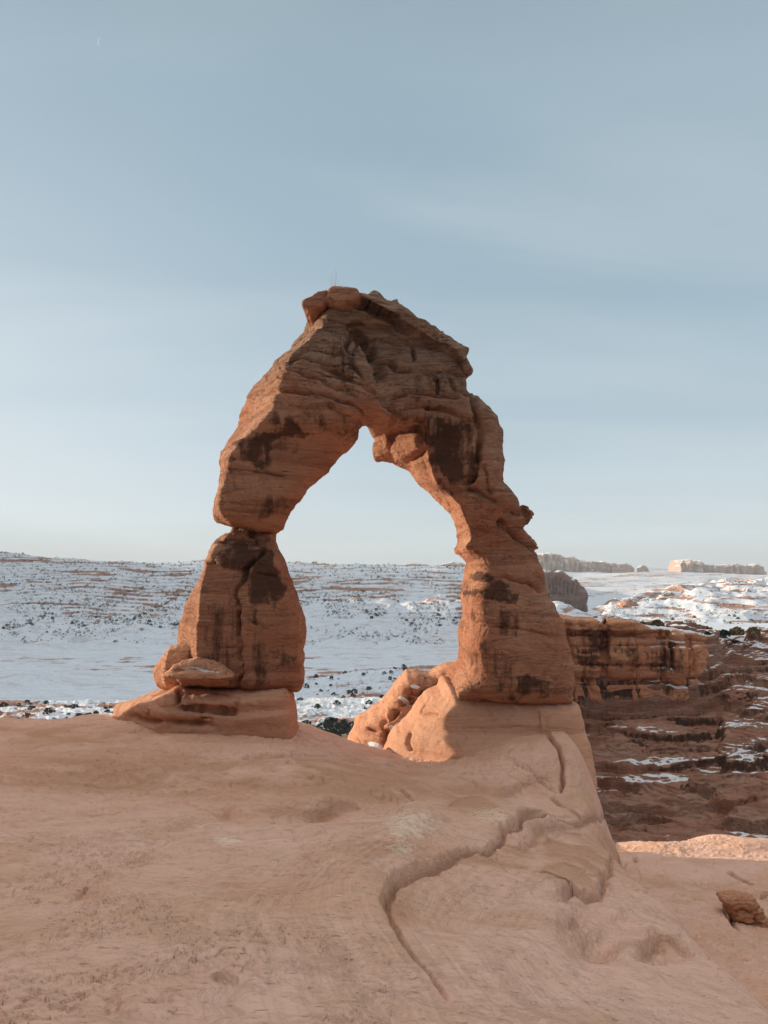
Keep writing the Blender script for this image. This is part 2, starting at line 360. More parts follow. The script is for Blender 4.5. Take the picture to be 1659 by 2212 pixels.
SPAN_CR = [([(764,705),(776,727),(796,750.6),(812,782),(820,814),(828,854),(836,873.6),(838,900)], .13, .62),
 ([(820,798),(824,854),(836,870)], .13, .5),
 ([(613,790),(648,768),(673,747)], .09, .22),
 ([(685,782),(717,798),(748,822),(776,830),(804,842),(832,870)], .09, .3),
 ([(863,885),(915,877.6),(967,889),(1002,905),(1026,913)], .08, .3),
 ([(1010,800),(1014,830),(1022,878),(1038,933),(1034,989),(1018,1032),(994,1052)], .12, .5),
 ([(768,650),(796,665),(836,685),(859.5,709),(895,723),(935,740),(975,750)], .13, .75),
 ([(800,770),(836,782),(855,798)], .09, .3),([(764,711),(748,745),(752,770)], .09, .3),
 ([(833,868),(880,850),(940,856),(1010,862)], .07, .2),([(836,800),(900,805),(960,800),(1008,815)], .07, .22),
 ([(891,735),(895,782)], .07, .22),([(947,814),(947,854)], .07, .2),([(970,810),(982,838),(1014,862)], .08, .25),
 ([(640,712),(700,705),(760,700),(840,712),(930,755)], .08, .22),([(560,850),(620,842),(690,850),(760,872),(800,905)], .07, .2),
 ([(600,800),(650,805),(720,835),(780,860)], .06, .16),([(1085,1104),(1110,1109),(1143,1114)], .12, .45),
 ([(1070,1125),(1106,1146),(1135,1168),(1162,1190)], .13, .4),([(1100,1138),(1130,1140)], .07, .2),
 ([(1040,1245),(1090,1245),(1140,1262),(1180,1283)], .07, .16),([(1060,1352),(1130,1360),(1222,1375)], .045, .12),
 ([(1045,1000),(1052,1050),(1060,1075)], .06, .18),([(480,1012),(520,1016),(580,1022),(625,1030)], .06, .15),
 ([(1000,1058),(1030,1064),(1080,1090)], .1, .28),([(745,700),(770,740),(760,790),(800,830)], .07, .2),
 ([(840,870),(850,905),(845,925)], .09, .3),([(705,870),(740,900),(790,915)], .08, .2)]
SPAN_ST = [([(914,890),(948,887),(970,915),(1000,928),(1004,950),(1000,1038),(972,1030),(955,1026),(946,1000),(938,970),(930,955),(927,932),(918,920)], 1.),
 ([(957,1031),(984,1043),(981,1079),(969,1085),(955,1058)], .95),([(878,900),(912,893),(908,934),(886,934)], .7),([(863,885),(1000,890),(1030,930),(1040,1010),(1010,1050),(985,1040),(930,960),(870,925)], .6),
 ([(500,978),(590,900),(645,885),(685,933),(660,965),(610,958),(578,1004),(498,1006)], .85),([(540,940),(620,900),(660,960),(620,1000),(560,990)], .6),
 ([(1008,1257),(1050,1254),(1078,1257),(1100,1276),(1113,1292),(1111,1308),(1062,1302),(1026,1294),(1010,1287)], 1.),
 ([(1098,1462),(1113,1454),(1142,1472),(1178,1483),(1183,1501),(1150,1505),(1131,1516),(1095,1513),(1102,1480)], .8),
 ([(1015,1300),(1128,1308),(1126,1372),(1070,1390),(1030,1365),(1012,1330)], .52),([(1005,1400),(1080,1390),(1110,1450),(1095,1510),(1000,1508)], .5),
 ([(640,840),(700,860),(780,900),(800,925),(760,960),(690,930)], .5),([(860,800),(980,790),(1000,860),(880,870)], .5),([(500,1030),(600,1040),(630,1080),(600,1120),(520,1110),(490,1070)], .45),([(700,720),(760,705),(800,760),(815,840),(760,850),(700,800)], .45),([(960,1040),(1090,1050),(1080,1150),(1030,1130)], .4)]
SPAN_PL = [([(618,790),(700,700),(740,720),(720,800),(660,830)], .5),([(760,650),(900,690),(1000,760),(1060,900),(1085,960),(1040,960),(980,860),(880,770),(760,700)], .45),
 ([(1085,1090),(1140,1110),(1130,1130),(1160,1185),(1120,1170),(1060,1120)], .5),([(1090,1285),(1190,1300),(1215,1360),(1150,1330),(1110,1300)], .6)]
def span_front(px, py, x, z):
    base = 26.9 + .9 * ss(900, 640, py) + .0 * px
    legt = ss(1040, 1160, py)
    base = base * (1 - legt) + 27.0 * legt
    left = px < 800
    # face of the left shoulder
    eL = curve_at(py, EL)
    dl = np.maximum(eL - px, 0) * K
    rampL = np.sqrt(dl ** 2 + .15 ** 2) - .15
    r = base + np.where((px < 800) & (py < 1160), rampL * 1.95, 0)
    # right leg edge, and the nose of rock hanging under the crown
    eR = curve_at(py, ER)
    dr = np.maximum(eR - px, 0) * K
    on = (px > 780) * ss(894, 908, py)
    slope = 1.3 + .6 * ss(1000, 1085, py)
    r = r + on * np.where(py > 890, (np.sqrt(dr ** 2 + .06 ** 2) - .06) * slope, 0)
    # nose bulges back towards us below the overhang
    nose = np.exp(-((px - 862) / 60.) ** 2 - ((py - 938) / 28.) ** 2)
    r = r + on * 1.45 * ss(4, -7, px - eR) * ss(1075, 985, py)
    blk = np.interp(px, [790, 860, 935, 960], [968, 973, 948, 940])
    r = r - on * (.35 * nose + .55 * ss(6, -5, py - blk) * ss(945, 925, px))
    r = r + on * .25 * np.exp(-((py - blk - 8) / 8.) ** 2) * (px < 925)
    r = r + .75 * np.exp(-((px - 965) / 45.) ** 2 - ((py - 985) / 75.) ** 2)        # varnished hollow
    # right half of the crown steps back from the cleft
    cl = np.interp(py, [640, 711, 750, 782, 814, 854, 874, 925], [740, 764, 796, 812, 820, 828, 836, 838])
    r = r + .55 * ss(-6, 14, px - cl) * ss(1000, 900, py) * ss(660, 720, py)
    r = r - .45 * np.exp(-((px - (cl - 45)) / 42.) ** 2) * ss(700, 760, py) * ss(930, 880, py)
    # cap layer overhang on the crown
    cap = np.interp(px, [700, 768, 836, 895, 935, 975, 1002, 1020], [632, 630, 668, 706, 726, 740, 765, 815])
    r = r - .58 * ss(5, -5, py - cap) * (px > 700) * (py < 830)
    r = r + .5 * ss(905, 960, py) * ss(700, 600, np.abs(px - 700) + 480) 
    # soffit curve left: face draws back toward the opening
    r = r + .9 * ss(880, 1060, py) * ss(560, 700, px) * (px < 800)
    r = r + .35 * ss(1060, 1140, py) * ss(1030, 1150, px)
    r = r - .30 * ss(1190, 1300, py) * ss(1240, 1080, px)
    r = r + .25 * np.sin((py - 900) / 37.) * ss(1000, 1060, px) * ss(850, 900, py) * ss(1250, 1180, py)
    r = r - .35 * ss(1500, 1300, np.abs(py - 1420) + 1300) * ss(1010, 1060, px)
    return r
def span_back(px, py, x, z):
    return 29.4 + .2 * fbm(x * .3, z * .3, seed=8) + 2.8 * ss(780, 815, px) + .3 * ss(1100, 1000, py) * ss(760, 820, px) + 2.1 * np.maximum(ss(640, 500, px), ss(830, 740, py) * ss(900, 780, px))
arch = bpy.data.objects.new('sandstone_arch', None); col.objects.link(arch)
arch.location = (0, Y0, Z_(1600, Y0))
tag(arch, 'free-standing red sandstone arch with dark varnish stains, standing on the slickrock rim', 'rock arch')
AO = tuple(arch.location)
rock_from_outline('arch_span', SPAN, key='span', Yc=Y0, hd=2, k=.80, vox=.046, mapF=27.1, front=span_front, back=span_back, parent=arch, cracks=SPAN_CR, stains=SPAN_ST, pales=SPAN_PL,
                  rough=.06, strata=.03, smooth=2, seed=1, origin=AO, tilt=.14, grey=lambda x, y, z, N: np.clip(1.0 * ss(4.5, 8.0, z + .25 * x) + .6 * ss(3.0, 5.0, x) * ss(1.2, 2.5, z + .3 * (x - 5)), 0, 1), beds=lambda x, y, z: .020 + .11 * ss(5.2, 7.5, z) + .07 * ss(5.0, 4.2, z) * ss(4.3, 5.2, x) * ss(.2, 1., z))
# ---- left pillar below the neck
PIL = [(500,1141),(560,1146),(600,1153),(596.4,1164.8),(604.7,1188),(616.2,1211),(624.5,1234),(634.4,1260.7),(644.3,1287),(652.6,1313.6),(660,1333.4),(661.5,1373),(659.2,1416),(657.6,1455.8),
 (656,1479),(649.3,1490),(632.8,1492),(517,1488),(440,1484),(400,1480),(385,1450),(381.4,1391),(381.4,1373),(386.4,1346.6),(394.7,1323.5),(404.6,1297),(417.8,1270.6),(431,1247.4),(441,1224),(447.6,1201),(455.8,1178),
 (467.4,1160),(484,1154),(497,1149)]
EP = [(486,1140),(470,1160),(459,1175),(444,1221),(434.4,1257),(429.4,1290),(428,1330),(426,1360),(426,1500)]
def pil_front(px, py, x, z):
    e = curve_at(py, EP); d = np.maximum(e - px, 0) * K
    r = 27.15 + (np.sqrt(d * d + .05 ** 2) - .05) * 1.9
    r = r + .9 * ss(1215, 1150, py)
    r = r + .45 * ss(560, 660, px) + .25 * ss(1330, 1240, py)
    r = r - .18 * ss(-2, 3, px - np.interp(py, [1184, 1211, 1228, 1251, 1274, 1287, 1307, 1373, 1482], [580, 550, 534, 529, 512, 510, 516, 517, 520]))
    return r
PIL_CR = [([(590,1178),(580,1184.6),(550,1211),(533.6,1227.6),(528.6,1250.7),(512,1274),(510.4,1287),(516.4,1307),(517,1373),(520.3,1422.7),(522,1459),(513.7,1488)], .055, .42),
 ([(540,1143),(546.8,1147),(556,1147)], .16, .8),([(453,1218),(457,1213),(460,1220)], .12, .7),([(455,1198),(500,1200),(525,1196)], .04, .07),
 ([(430,1280),(470,1282),(505,1283)], .035, .06),([(545,1238),(600,1246),(625,1244)], .04, .08),([(520,1330),(590,1332),(650,1330)], .03, .05),([(643,1322),(652,1332),(658,1333)], .05, .15),
 ([(470,1165),(520,1163),(560,1172),(590,1178)], .06, .14),([(430,1395),(500,1398),(515,1398)], .03, .05)]
PIL_ST = [([(461,1175),(500,1165),(537,1165),(570,1171),(600,1185),(616,1214),(626,1247),(616,1297),(580,1307),(530,1294),(517,1287),(507,1254),(470,1235),(452,1215)], .72),
 ([(560,1201),(583,1175),(603,1188),(623,1241),(613,1294),(586,1307),(534,1294),(520,1281),(537,1234)], 1.),
 ([(530,1323),(570,1323),(570,1340),(550,1347),(527,1337)], .85),([(600,1390),(620,1396),(623,1456),(606,1456),(600,1433),(580,1439),(586,1416)], .8),
 ([(430,1300),(510,1300),(515,1480),(430,1470)], .42),([(525,1350),(600,1350),(640,1420),(640,1480),(530,1480)], .45)]
rock_from_outline('pillar', PIL, Y0, 2, .5, .05, key='pillar', mapF=27.1, front=pil_front, back=lambda px, py, x, z: 29.6 + 1.5 * ss(560, 440, px), beds=lambda x, y, z: .014 + 0 * x, bedf=1.6, parent=arch, cracks=PIL_CR, stains=PIL_ST,
                  pales=[([(448,1172),(462,1152),(495,1148),(500,1156),(470,1166)], .9)], rough=.05, strata=.028, seed=21, origin=AO)
# ---- left pedestal
PED = [(236,1580),(241,1549),(255.8,1528.5),(285.5,1508.7),(318.6,1494),(351.7,1485.5),(400,1474),(500,1472),(600,1474),(629.5,1478),(636,1508.7),(641,1528.5),(642.7,1551.7),(646,1570),(650,1640),(300,1640)]
def ped_front(px, py, x, z):
    r = 26.6 + np.maximum(360 - px, 0) * K * 1.25
    r = r + .45 * ss(1512, 1490, py)
    r = r - .35 * ss(-4, 5, py - np.interp(px, [240, 400, 520, 640], [1524, 1528, 1537, 1531]))
    r = r - .3 * np.exp(-((px - 455) / 55.) ** 2 - ((py - 1508) / 15.) ** 4)
    return r
PED_CR = [([(388,1488),(392,1500),(384,1518),(382,1528)], .06, .4),([(382,1528),(420,1533),(470,1533),(520,1537)], .07, .22),([(400,1518),(440,1528),(500,1536)], .09, .3),
 ([(318,1532),(319,1550)], .04, .2),([(270,1548),(330,1558),(420,1562),(470,1570)], .10, .35),([(430,1552),(450,1549),(462,1556)], .08, .3),([(400,1497),(470,1498),(520,1507)], .04, .1),([(520,1500),(560,1506),(640,1510)], .03, .06)]
rock_from_outline('pedestal', PED, Y0, 2, .5, .05, key='ped', mapF=27.1, front=ped_front, back=lambda px, py, x, z: 29.0 + 1.9 * ss(480, 330, px), parent=arch, cracks=PED_CR, beds=lambda x, y, z: .018 + 0 * x, bedf=1.8, mat=PEDM,
                  stains=[([(593,1499),(633,1499),(636,1530),(600,1536)], .5),([(400,1500),(500,1500),(520,1530),(420,1528)], .4)], rough=.05, strata=.02, seed=31, origin=AO)
# ---- right pedestal (steps out of the slab under the right leg)
PE2 = [(800,1760),(815,1670),(838.7,1621),(855,1588.6),(869.6,1574),(895,1548.6),(902,1534),(911.5,1519),(931.5,1503),(950,1494),(964,1472),(1000,1488),(1026,1494),(1077,1499),(1149.8,1503),(1211,1506),(1228,1508),
 (1238,1540),(1241,1560),(1242,1590),(1240,1620),(1225,1660),(1205,1700),(1190,1780),(1000,1800),(830,1780)]
def pe2_front(px, py, x, z):
    e = np.interp(py, [1500, 1516, 1537, 1589, 1640], [990, 993, 988, 990, 1010]); d = np.maximum(e - px, 0) * K
    r = 27.0 + (np.sqrt(d * d + .1) - .31) * 1.5
    r = r - ss(1520, 1600, py) * .3 - np.maximum(py - 1580, 0) * .02
    r = r - .8 * ss(1520, 1640, py) * np.clip((990 - px) / 150, 0, 1)
    r = r - .12 * ss(-3, 4, px - 1162)
    return r
PE2_CR = [([(1055,1530),(1060,1545),(1057,1552)], .035, .1),([(1162,1530),(1166,1570)], .035, .12),([(905,1535),(915,1541),(950,1546)], .05, .1),([(930,1503),(915,1525),(904,1545)], .04, .1),
 ([(995,1572),(1050,1573),(1130,1570),(1235,1575)], .03, .05),([(885,1580),(880,1605),(885,1625)], .05, .2)]
rock_from_outline('pedestal', PE2, Y0, 2, .7, .055, key='ped2', mapF=27.1, front=pe2_front, back=lambda px, py, x, z: 31.3 + 0 * x, parent=arch, cracks=PE2_CR, mat=PEDM, stains=[([(1062,1550),(1100,1548),(1095,1558),(1065,1560)], .5)],
                  rough=.035, strata=.012, seed=41, origin=AO)
# ---- capstones on top
rock_from_outline('capstone', key='cap1', pts=[(a, b) for a, b in [(668,676),(655,668),(653,658),(669,647.4),(687,635.5),(704.8,631.5),(711,638),(712,655),(700,664),(680,672)]], Yc=28.6, hd=1.1, k=.16, vox=.035, parent=arch, mapY=27.9, rough=.045, strata=.02, beds=lambda x, y, z: .035 + 0 * x, bedf=3., seed=51, origin=AO,
                  pales=[([(690,640),(700,632),(708,640),(703,655)], .8)])
rock_from_outline('capstone', key='cap2', pts=[(a, b) for a, b in [(708,656),(712.7,636),(724.6,629.6),(756,629.6),(771,632),(780,650),(740,664),(715,662)]], Yc=28.6, hd=1.3, k=.16, vox=.035, parent=arch, mapY=27.9, rough=.045, strata=.02, beds=lambda x, y, z: .035 + 0 * x, bedf=3., seed=55, origin=AO)
# ---- boulders beside the pillar
bo = rock_from_outline('boulder', [(317,1452.5),(318.6,1469),(331.8,1484),(360,1490),(426,1490),(428,1426),(426,1409),(419.5,1394.6),(404.6,1392.3),(381.4,1393),(361.6,1403),(351.7,1412.8),(328.5,1432.6),(318.6,1446)],
    28.6, 1.0, .8, .04, mapY=28.4, mat=ROCK_BOULDER, rough=.06, strata=.02, ns=1.5, seed=61, origin=(X_(372, 28.6), 28.6, Z_(1488, 28.6)), front=lambda px, py, x, z: 27.7 + np.maximum(368 - px, 0) * K * 1.1)
tag(bo, 'rounded sandstone boulder leaning on the left edge of the narrow left pillar', 'boulder')
bo = rock_from_outline('mushroom_boulder', [(355.6,1452.5),(368,1444),(374.8,1436),(394.7,1427.7),(424.4,1424.4),(457.5,1427.7),(480.7,1439),(490.6,1449),(502,1459),(503,1464),(492,1470),(488,1484),(384.7,1484),(373,1472),(362,1462)],
    26.9, .95, .5, .035, mapY=26.9, mat=ROCK_BOULDER, rough=.045, strata=.03, ns=2., beds=lambda x, y, z: .02 + 0 * x, seed=67, origin=(X_(430, 26.9), 26.9, Z_(1484, 26.9)),
    front=lambda px, py, x, z: 26.1 + .75 * ss(1460, 1468, py) + .2 * ss(1452, 1440, py),
    cracks=[([(372,1446),(400,1442),(440,1446),(480,1450)], .035, .09)], snow=lambda x, y, z, N: ss(.030, .012, seg_dist(x * 26.9 / y, z * 26.9 / y, P_([(392,1441),(412,1440),(430,1443),(452,1447),(472,1449)], 26.9))[0] + .012 * vnoise(x * 9, z * 9)))
tag(bo, 'flat-topped mushroom shaped boulder with a dark hollow underside, in front of the narrow left pillar', 'boulder')
# ---- sunlit outcrop behind, between the legs
def oc_snow(x, y, z, N):
    r = np.zeros(len(x))
    for a, b, w, h in ((812,1587,17,4.5),(872,1504,11,3.2),(896,1481,10,2.6),(845,1553,5,3)):
        X0, Z0 = P_([(a, b)], 34)[0]
        q = ((x - X0) / (w * 34 / F)) ** 2 + ((z - Z0 + .12 * (x - X0)) / (h * 34 / F)) ** 2
        r = np.maximum(r, ss(1.5, .8, q + .25 * vnoise(x * 3, z * 3, seed=3)) * ss(.45, -.1, N[:, 1] + 0 * x) if False else ss(1.5, .8, q + .25 * vnoise(x * 3, z * 3, seed=3)))
    return r
def oc_front(px, py, x, z):
    r = 33.5 + np.abs(px - 835) * .004 - ss(1470, 1640, py) * 2.2
    r = r + np.where(px < 835, .9 * ss(835, 760, px), -.3)
    r = r + 1.1 * ss(-5, 5, px - (905 + (1600 - py) * .1)) * ss(1620, 1500, py)
    r = r - .5 * np.exp(-((px - 800) / 26.) ** 2 - ((py - 1600) / 25.) ** 2)
    return r
oc = rock_from_outline('rock_outcrop', [(735,1660),(751.4,1608.6),(767.8,1574),(789.6,1555.8),(822,1534),(837,1515.8),(858.7,1490),(873,1475.8),(880.5,1466.7),(902,1464.9),(917,1468.5),(931.5,1468.5),(946,1461),(964,1452),(1000,1440),(1020,1700),(740,1700)],
    35, 2, 1., .06, mapY=34, front=oc_front, back=lambda px, py, x, z: 38. + 0 * x, mat=ROCK_BOULDER, rough=.045, strata=.02, seed=71, origin=(X_(870, 34), 34, Z_(1660, 34)), snow=oc_snow,
    cracks=[([(838,1570),(835,1590),(836,1612),(833,1640)], .14, .9),([(822,1575),(828,1560),(850,1545),(858,1530)], .1, .4),([(870,1500),(920,1500),(960,1480)], .14, .5),([(862,1520),(900,1510)], .1, .3),([(790,1572),(825,1575)], .09, .3)],
    stains=[([(880,1475),(960,1465),(960,1495),(890,1500)], .6)])
tag(oc, 'sunlit lumpy sandstone outcrop with small snow patches, seen through the arch opening', 'rock outcrop')
# ---- twigs of a dry shrub on the crown
mt, t_, b_ = new_mat('dry_twig'); b_.inputs['Base Color'].default_value = (.62, .55, .52, 1)
def tube_set(paths, r0, nside=5):
    V, Q = [], []
    for p in paths:
        n = len(p)
        for i, q in enumerate(p):
            rr = r0 * (1 - .75 * i / (n - 1))
            for s in range(nside):
                a = 2 * math.pi * s / nside
                V.append((q[0] + rr * math.cos(a), q[1] + rr * math.sin(a), q[2]))
        b = len(V) - n * nside
        for i in range(n - 1):
            for s in range(nside):
                Q.append((b + i * nside + s, b + i * nside + (s + 1) % nside, b + (i + 1) * nside + (s + 1) % nside, b + (i + 1) * nside + s))
    return V, Q
tw = []
bx, bz = X_(724, 28.3), Z_(634, 28.3)
for a, h, w in ((-.30, .55, .3), (-.18, .75, .1), (-.05, .62, -.1), (.03, .82, .15), (.12, .7, .25), (.24, .55, .5), (-.1, .4, -.5), (.18, .4, .9), (.0, .9, .05)):
    tw.append([(bx + a * t + w * .3 * t * t, 28.3 + (a * .7) * t, bz - .06 + (h + .06) * t) for t in (0, .25, .5, .75, 1)])
V, Q = tube_set(tw, .010)
tag(mesh_obj('dry_shrub', V, Q, mt, origin=(bx, 28.3, bz)), 'tiny leafless pale shrub growing on top of the arch', 'shrub')
# ================================================================== FOREGROUND SLICKROCK
CP = []   # (X, Y, Z)
def cp(px, py, Y): CP.append((X_(px, Y), Y, Z_(py, Y)))
for a in ((-300,1556,30),(0,1552,30.5),(130,1553,30.5),(245,1560,29),(400,1572,27.5),(560,1580,27.3),(640,1572,28.2),(700,1583,29.6),(760,1608,29),(835,1636,28.3),
          (0,1600,23.5),(0,1700,16),(0,1800,12),(0,1900,9.2),(0,2000,7.2),(0,2212,4.8),
          (400,1610,23.5),(400,1700,17),(400,1800,12),(400,1900,9.2),(400,2000,7.3),(400,2212,4.9),
          (640,1640,22.5),(700,1700,18),(830,1665,24),(830,1740,16.5),(830,1800,12.5),(830,1900,9.6),(830,2000,7.6),(830,2212,5.0),
          (960,1638,27.2),(1000,1665,24.5),(1020,1606,26.9),(1100,1596,27),(1200,1586,27.2),(1235,1588,27),(1050,1640,24.3),(1150,1640,23.8),(1000,1750,18),(1050,1850,12.8),(1100,2000,8.6),(1100,2212,5.4),(1100,1720,21.5),(1180,1690,23.5),
          (1200,1790,19.5),(1280,1800,20.5),(1320,1820,20.5),(1300,1900,15),(1340,1860,18.5),(1300,2000,10),(1300,2212,5.8),(1450,1935,15),(1500,2060,10),(1500,2212,6.4),(1659,2125,9),(1659,2212,7),
          (1240,1640,24),(1290,1700,23.5)): cp(*a)
CP += [(0,0,-1.65),(-3,0,-1.7),(3,0,-1.8),(0,-6,-1.5),(-8,-2,-1.9),(7,-2,-3.0),(-10,6,-2.8),(-14,14,-3.7),(-20,25,-4.4),(6,4,-3.6),(0,2.4,-2.0),(-2,2.6,-2.05),(2,2.6,-2.2),(10,10,-6)]
CP = np.array(CP, float)
def tps_fit(P, reg=.02):
    n = len(P)
    d = np.hypot(P[:, 0][:, None] - P[:, 0], P[:, 1][:, None] - P[:, 1])
    A = np.where(d > 0, d * d * np.log(d + 1e-12), 0) + np.eye(n) * reg * n
    B = np.c_[np.ones(n), P[:, 0], P[:, 1]]
    M = np.block([[A, B], [B.T, np.zeros((3, 3))]])
    return np.linalg.solve(M, np.r_[P[:, 2], 0, 0, 0])
W = tps_fit(CP)
def S1(x, y):
    x0 = x; x = np.clip(x, -20, 9.5); y = np.clip(y, -8, 36)
    r = W[-3] + W[-2] * x + W[-1] * y
    for i in range(len(CP)):
        d2 = (x - CP[i, 0]) ** 2 + (y - CP[i, 1]) ** 2
        r = r + W[i] * .5 * d2 * np.log(d2 + 1e-9)
    return r
def S2(x, y):
    r = -5.0 - .222 * y
    r = r + .35 * fbm(x * .16, y * .16, o=3, seed=77) - .5 * np.exp(-((x - 14) / 4.) ** 2 - ((y - 24) / 5.) ** 2)
    crest = 41 + .6 * np.sin(x * .35) + 1.5 * (x > 1e9)
    r = r + .45 * np.exp(-((x - 19) / 3.) ** 2 - ((y - 40) / 4.) ** 2)
    return r - .13 * np.maximum(y - crest, 0) ** 1.7
EDGE = [(6.6, 36), (6.9, 28), (6.75, 25), (6.2, 22), (5.95, 20), (5.8, 18.3), (5.6, 15.5), (5.15, 12), (4.5, 9), (4.2, 7), (4.6, 3), (7, -3)]
BACK = [(-60, 33), (-14, 31.8), (-9, 31.5), (-4, 31), (-2.2, 30), (-1.2, 29.2), (0, 28.8), (2, 29.5), (6.6, 31)]
def slab0(x, y):
    z1, z2 = S1(x, y), S2(x, y)
    d, s, _ = seg_dist(x, y, EDGE)
    sd = d * s                                        # + on the right (drop) side, checked below
    w = ss(-.7, 1.6, sd * 1.0)
    z = z1 * (1 - w) + np.minimum(z2, z1) * w
    d, s, _ = seg_dist(x, y, BACK)
    sb = np.where(x < 6.6, d * s, -1)
    sb = np.maximum(sb, 0)
    z = z - .35 * sb ** 1.6 * (x < 7.5)
    # rise of the slickrock on the left, out of the picture: it shades the slab
    foot = np.interp(y, [-10, 0, 10, 20, 28, 31.5, 34, 36, 40, 46], [-5.5, -6.5, -9.5, -13.2, -16.0, -17.3, -18.4, -19.2, -21, -24])
    h = np.maximum(foot - x, 0)
    top = np.interp(y, [-10, 15, 26, 31, 33, 35, 44], [1.8, 1.8, 1.1, .1, -1.7, -3.5, -3.7]) + .5 * fbm(x * .2, y * .2, seed=88)
    q = (1 - np.exp(-(h / 1.3) ** 1.5)) * ss(46, 41, y)
    z = z * (1 - q) + np.maximum(top, z) * q
    return z
def hit(px, py):
    ys = np.geomspace(3.5, 60, 1500)
    r = []
    zs = None
    for a, b in zip(np.atleast_1d(px), np.atleast_1d(py)):
        x = X_(a, ys); z = slab0(x, ys); ray = Z_(b, ys)
        i = int(np.argmax(z > ray)) if (z > ray).any() else len(ys) - 1
        r.append((float(x[i]), float(ys[i])))
    return r
def H(pts): return hit([p[0] for p in pts], [p[1] for p in pts])
# (points, width m, groove depth, ledge height (+ = left of travel stands higher), ledge fall-off m)
FEAT = [
 ([(1252,1780),(1219.5,1776),(1193,1788.8),(1110,1823),(1060,1842),(1018.6,1852.6),(952,1879),(893,1905.5),(853,1932),(832,1958.5),(840,1998),(866,2044.4),(906,2090.7),(952,2150),(1018.6,2211.8)], .045, .10, -.09, 1.8),
 ([(1375,1861.5),(1351.8,1866.5),(1338.6,1881.3),(1315.4,1894.6),(1305.5,1911),(1285.7,1947.5),(1252.6,1944),(1232.8,1934),(1183,1950.8)], .05, .09, -.09, 1.0),
 ([(1270,1962),(1252.6,1974),(1226,2000.4),(1219.5,2026.9),(1236,2063),(1259,2093),(1285.7,2112.8)], .09, .06, .04, .9),
 ([(1500,2052),(1470,2030),(1440,2014),(1418,2010),(1401.4,2036.8),(1381.6,2060),(1355,2096)], .06, .05, -.04, .7),
 ([(1189.8,1726),(1209.6,1749),(1232.8,1762),(1254,1782)], .05, .36, 0, 1),
 ([(1340,1792),(1300,1788),(1252,1783),(1205,1793),(1120,1822)], .04, .13, -.09, 1.1),
 ([(1178,1572),(1184,1590),(1193,1610),(1209.6,1636.6),(1219.5,1666),(1216,1693),(1209.6,1726)], .045, .26, .10, 1.5),
 ([(390,1760),(420,1776),(456,1783)], .10, .05, .04, .8),([(478,1752),(505,1770),(525,1782)], .10, .05, .04, .8),
 ([(562,1782),(610,1778),(661,1771),(701,1753),(750,1747),(785,1750)], .14, .06, .09, 1.2),
 ([(595,1699),(640,1694),(681,1688),(705,1680)], .25, .06, .10, 1.5),([(450,1636),(500,1640),(570,1634),(727,1634)], .3, .07, .08, 1.6),
 ([(827,1707),(850,1722),(880,1733.6),(919,1740),(960,1735),(992,1724),(1040,1722)], .16, .08, .10, 1.2),([(919,1740),(940,1752),(952,1766.6),(965,1785),(972,1806)], .10, .07, .06, .8),
 ([(180,1688),(240,1694),(330,1686)], .25, .08, .07, 1.2),([(20,1795),(110,1770),(160,1750)], .15, .04, .05, .8),
 ([(1573,1883),(1590,1892),(1610,1905),(1628,1915)], .07, .5, 0, 1),([(1545,1925),(1560,1950),(1578,1985),(1600,2018),(1640,2030)], .09, .3, -.15, .8),([(1640,1940),(1660,1930),(1680,1945)], .06, .2, .1, .6),([(1040,1716),(1110,1702),(1160,1688),(1195,1690)], .16, .08, .1, .8),
 ([(1110,1655),(1150,1672),(1180,1700),(1206,1722)], .07, .1, .03, .4),([(1120,1855),(1160,1828),(1220,1800),(1300,1790)], .10, .07, .1, .8),
 ([(1170,1842),(1215,1812),(1262,1802)], .08, .06, .05, .5),
 ([(150,1960),(175,1940),(240,1948)], .07, .04, .04, .5),([(350,2180),(352,2160),(372,2148)], .05, .045, .03, .3),([(465,2130),(492,2140),(518,2142)], .06, .05, .03, .35),([(250,2160),(240,2200)], .06, .04, .03, .3),
 ([(1370,1850),(1374,1863)], .08, .2, 0, .3)]
FEATW = [(H(p), w, g, l, fo) for p, w, g, l, fo in FEAT]
PALE = [((890,1782),72,42,.85),((870,1830),50,28,.7),((490,1815),48,18,.8),((1060,1765),70,30,.75),((1120,1790),60,26,.6),((590,1710),45,14,.42),((455,1725),22,8,.5),((470,1760),20,8,.4),((380,1588),30,5,.6),((310,1748),28,8,.4),((1090,1700),60,30,.35),
        ((760,1680),60,10,.4),((1490,2040),70,14,.0),((830,1870),14,14,.55),((640,1740),60,12,.35),((430,1590),34,5,.5),((300,1760),60,10,.3),((1010,1700),60,18,.4)]
SWELL = [(1120,1790,95,34,.30),(900,1785,60,36,.22),(905,1712,85,16,-.22),(1060,1702,70,12,-.18),(650,1762,85,13,-.16),(480,1762,60,12,-.10),(700,1735,70,14,.10),(1240,1880,95,48,.15),(1290,2020,62,50,-.24),
 (1440,2050,62,30,-.20),(1330,1965,50,14,.08),(1010,1960,110,60,-.10),(760,1900,120,70,.10),(560,1690,120,10,-.12),(300,1672,140,12,-.10),(180,1800,160,30,.06),(430,1640,200,8,-.08),(860,1850,60,30,.10),(1100,2080,130,50,.06),(520,2080,120,50,.05)]
WARM = [(330,1670,380,55,.7),(760,1690,230,55,.8),(1000,1720,90,40,.6),(1250,1870,110,70,.75),(840,1950,50,60,.6),(1060,1850,110,22,.8),(640,1760,110,18,.6),(800,1830,110,20,.5),(1430,2040,80,40,.45),(1240,2010,26,70,.5),(150,1590,260,30,.5),(1040,1760,30,40,.7)]
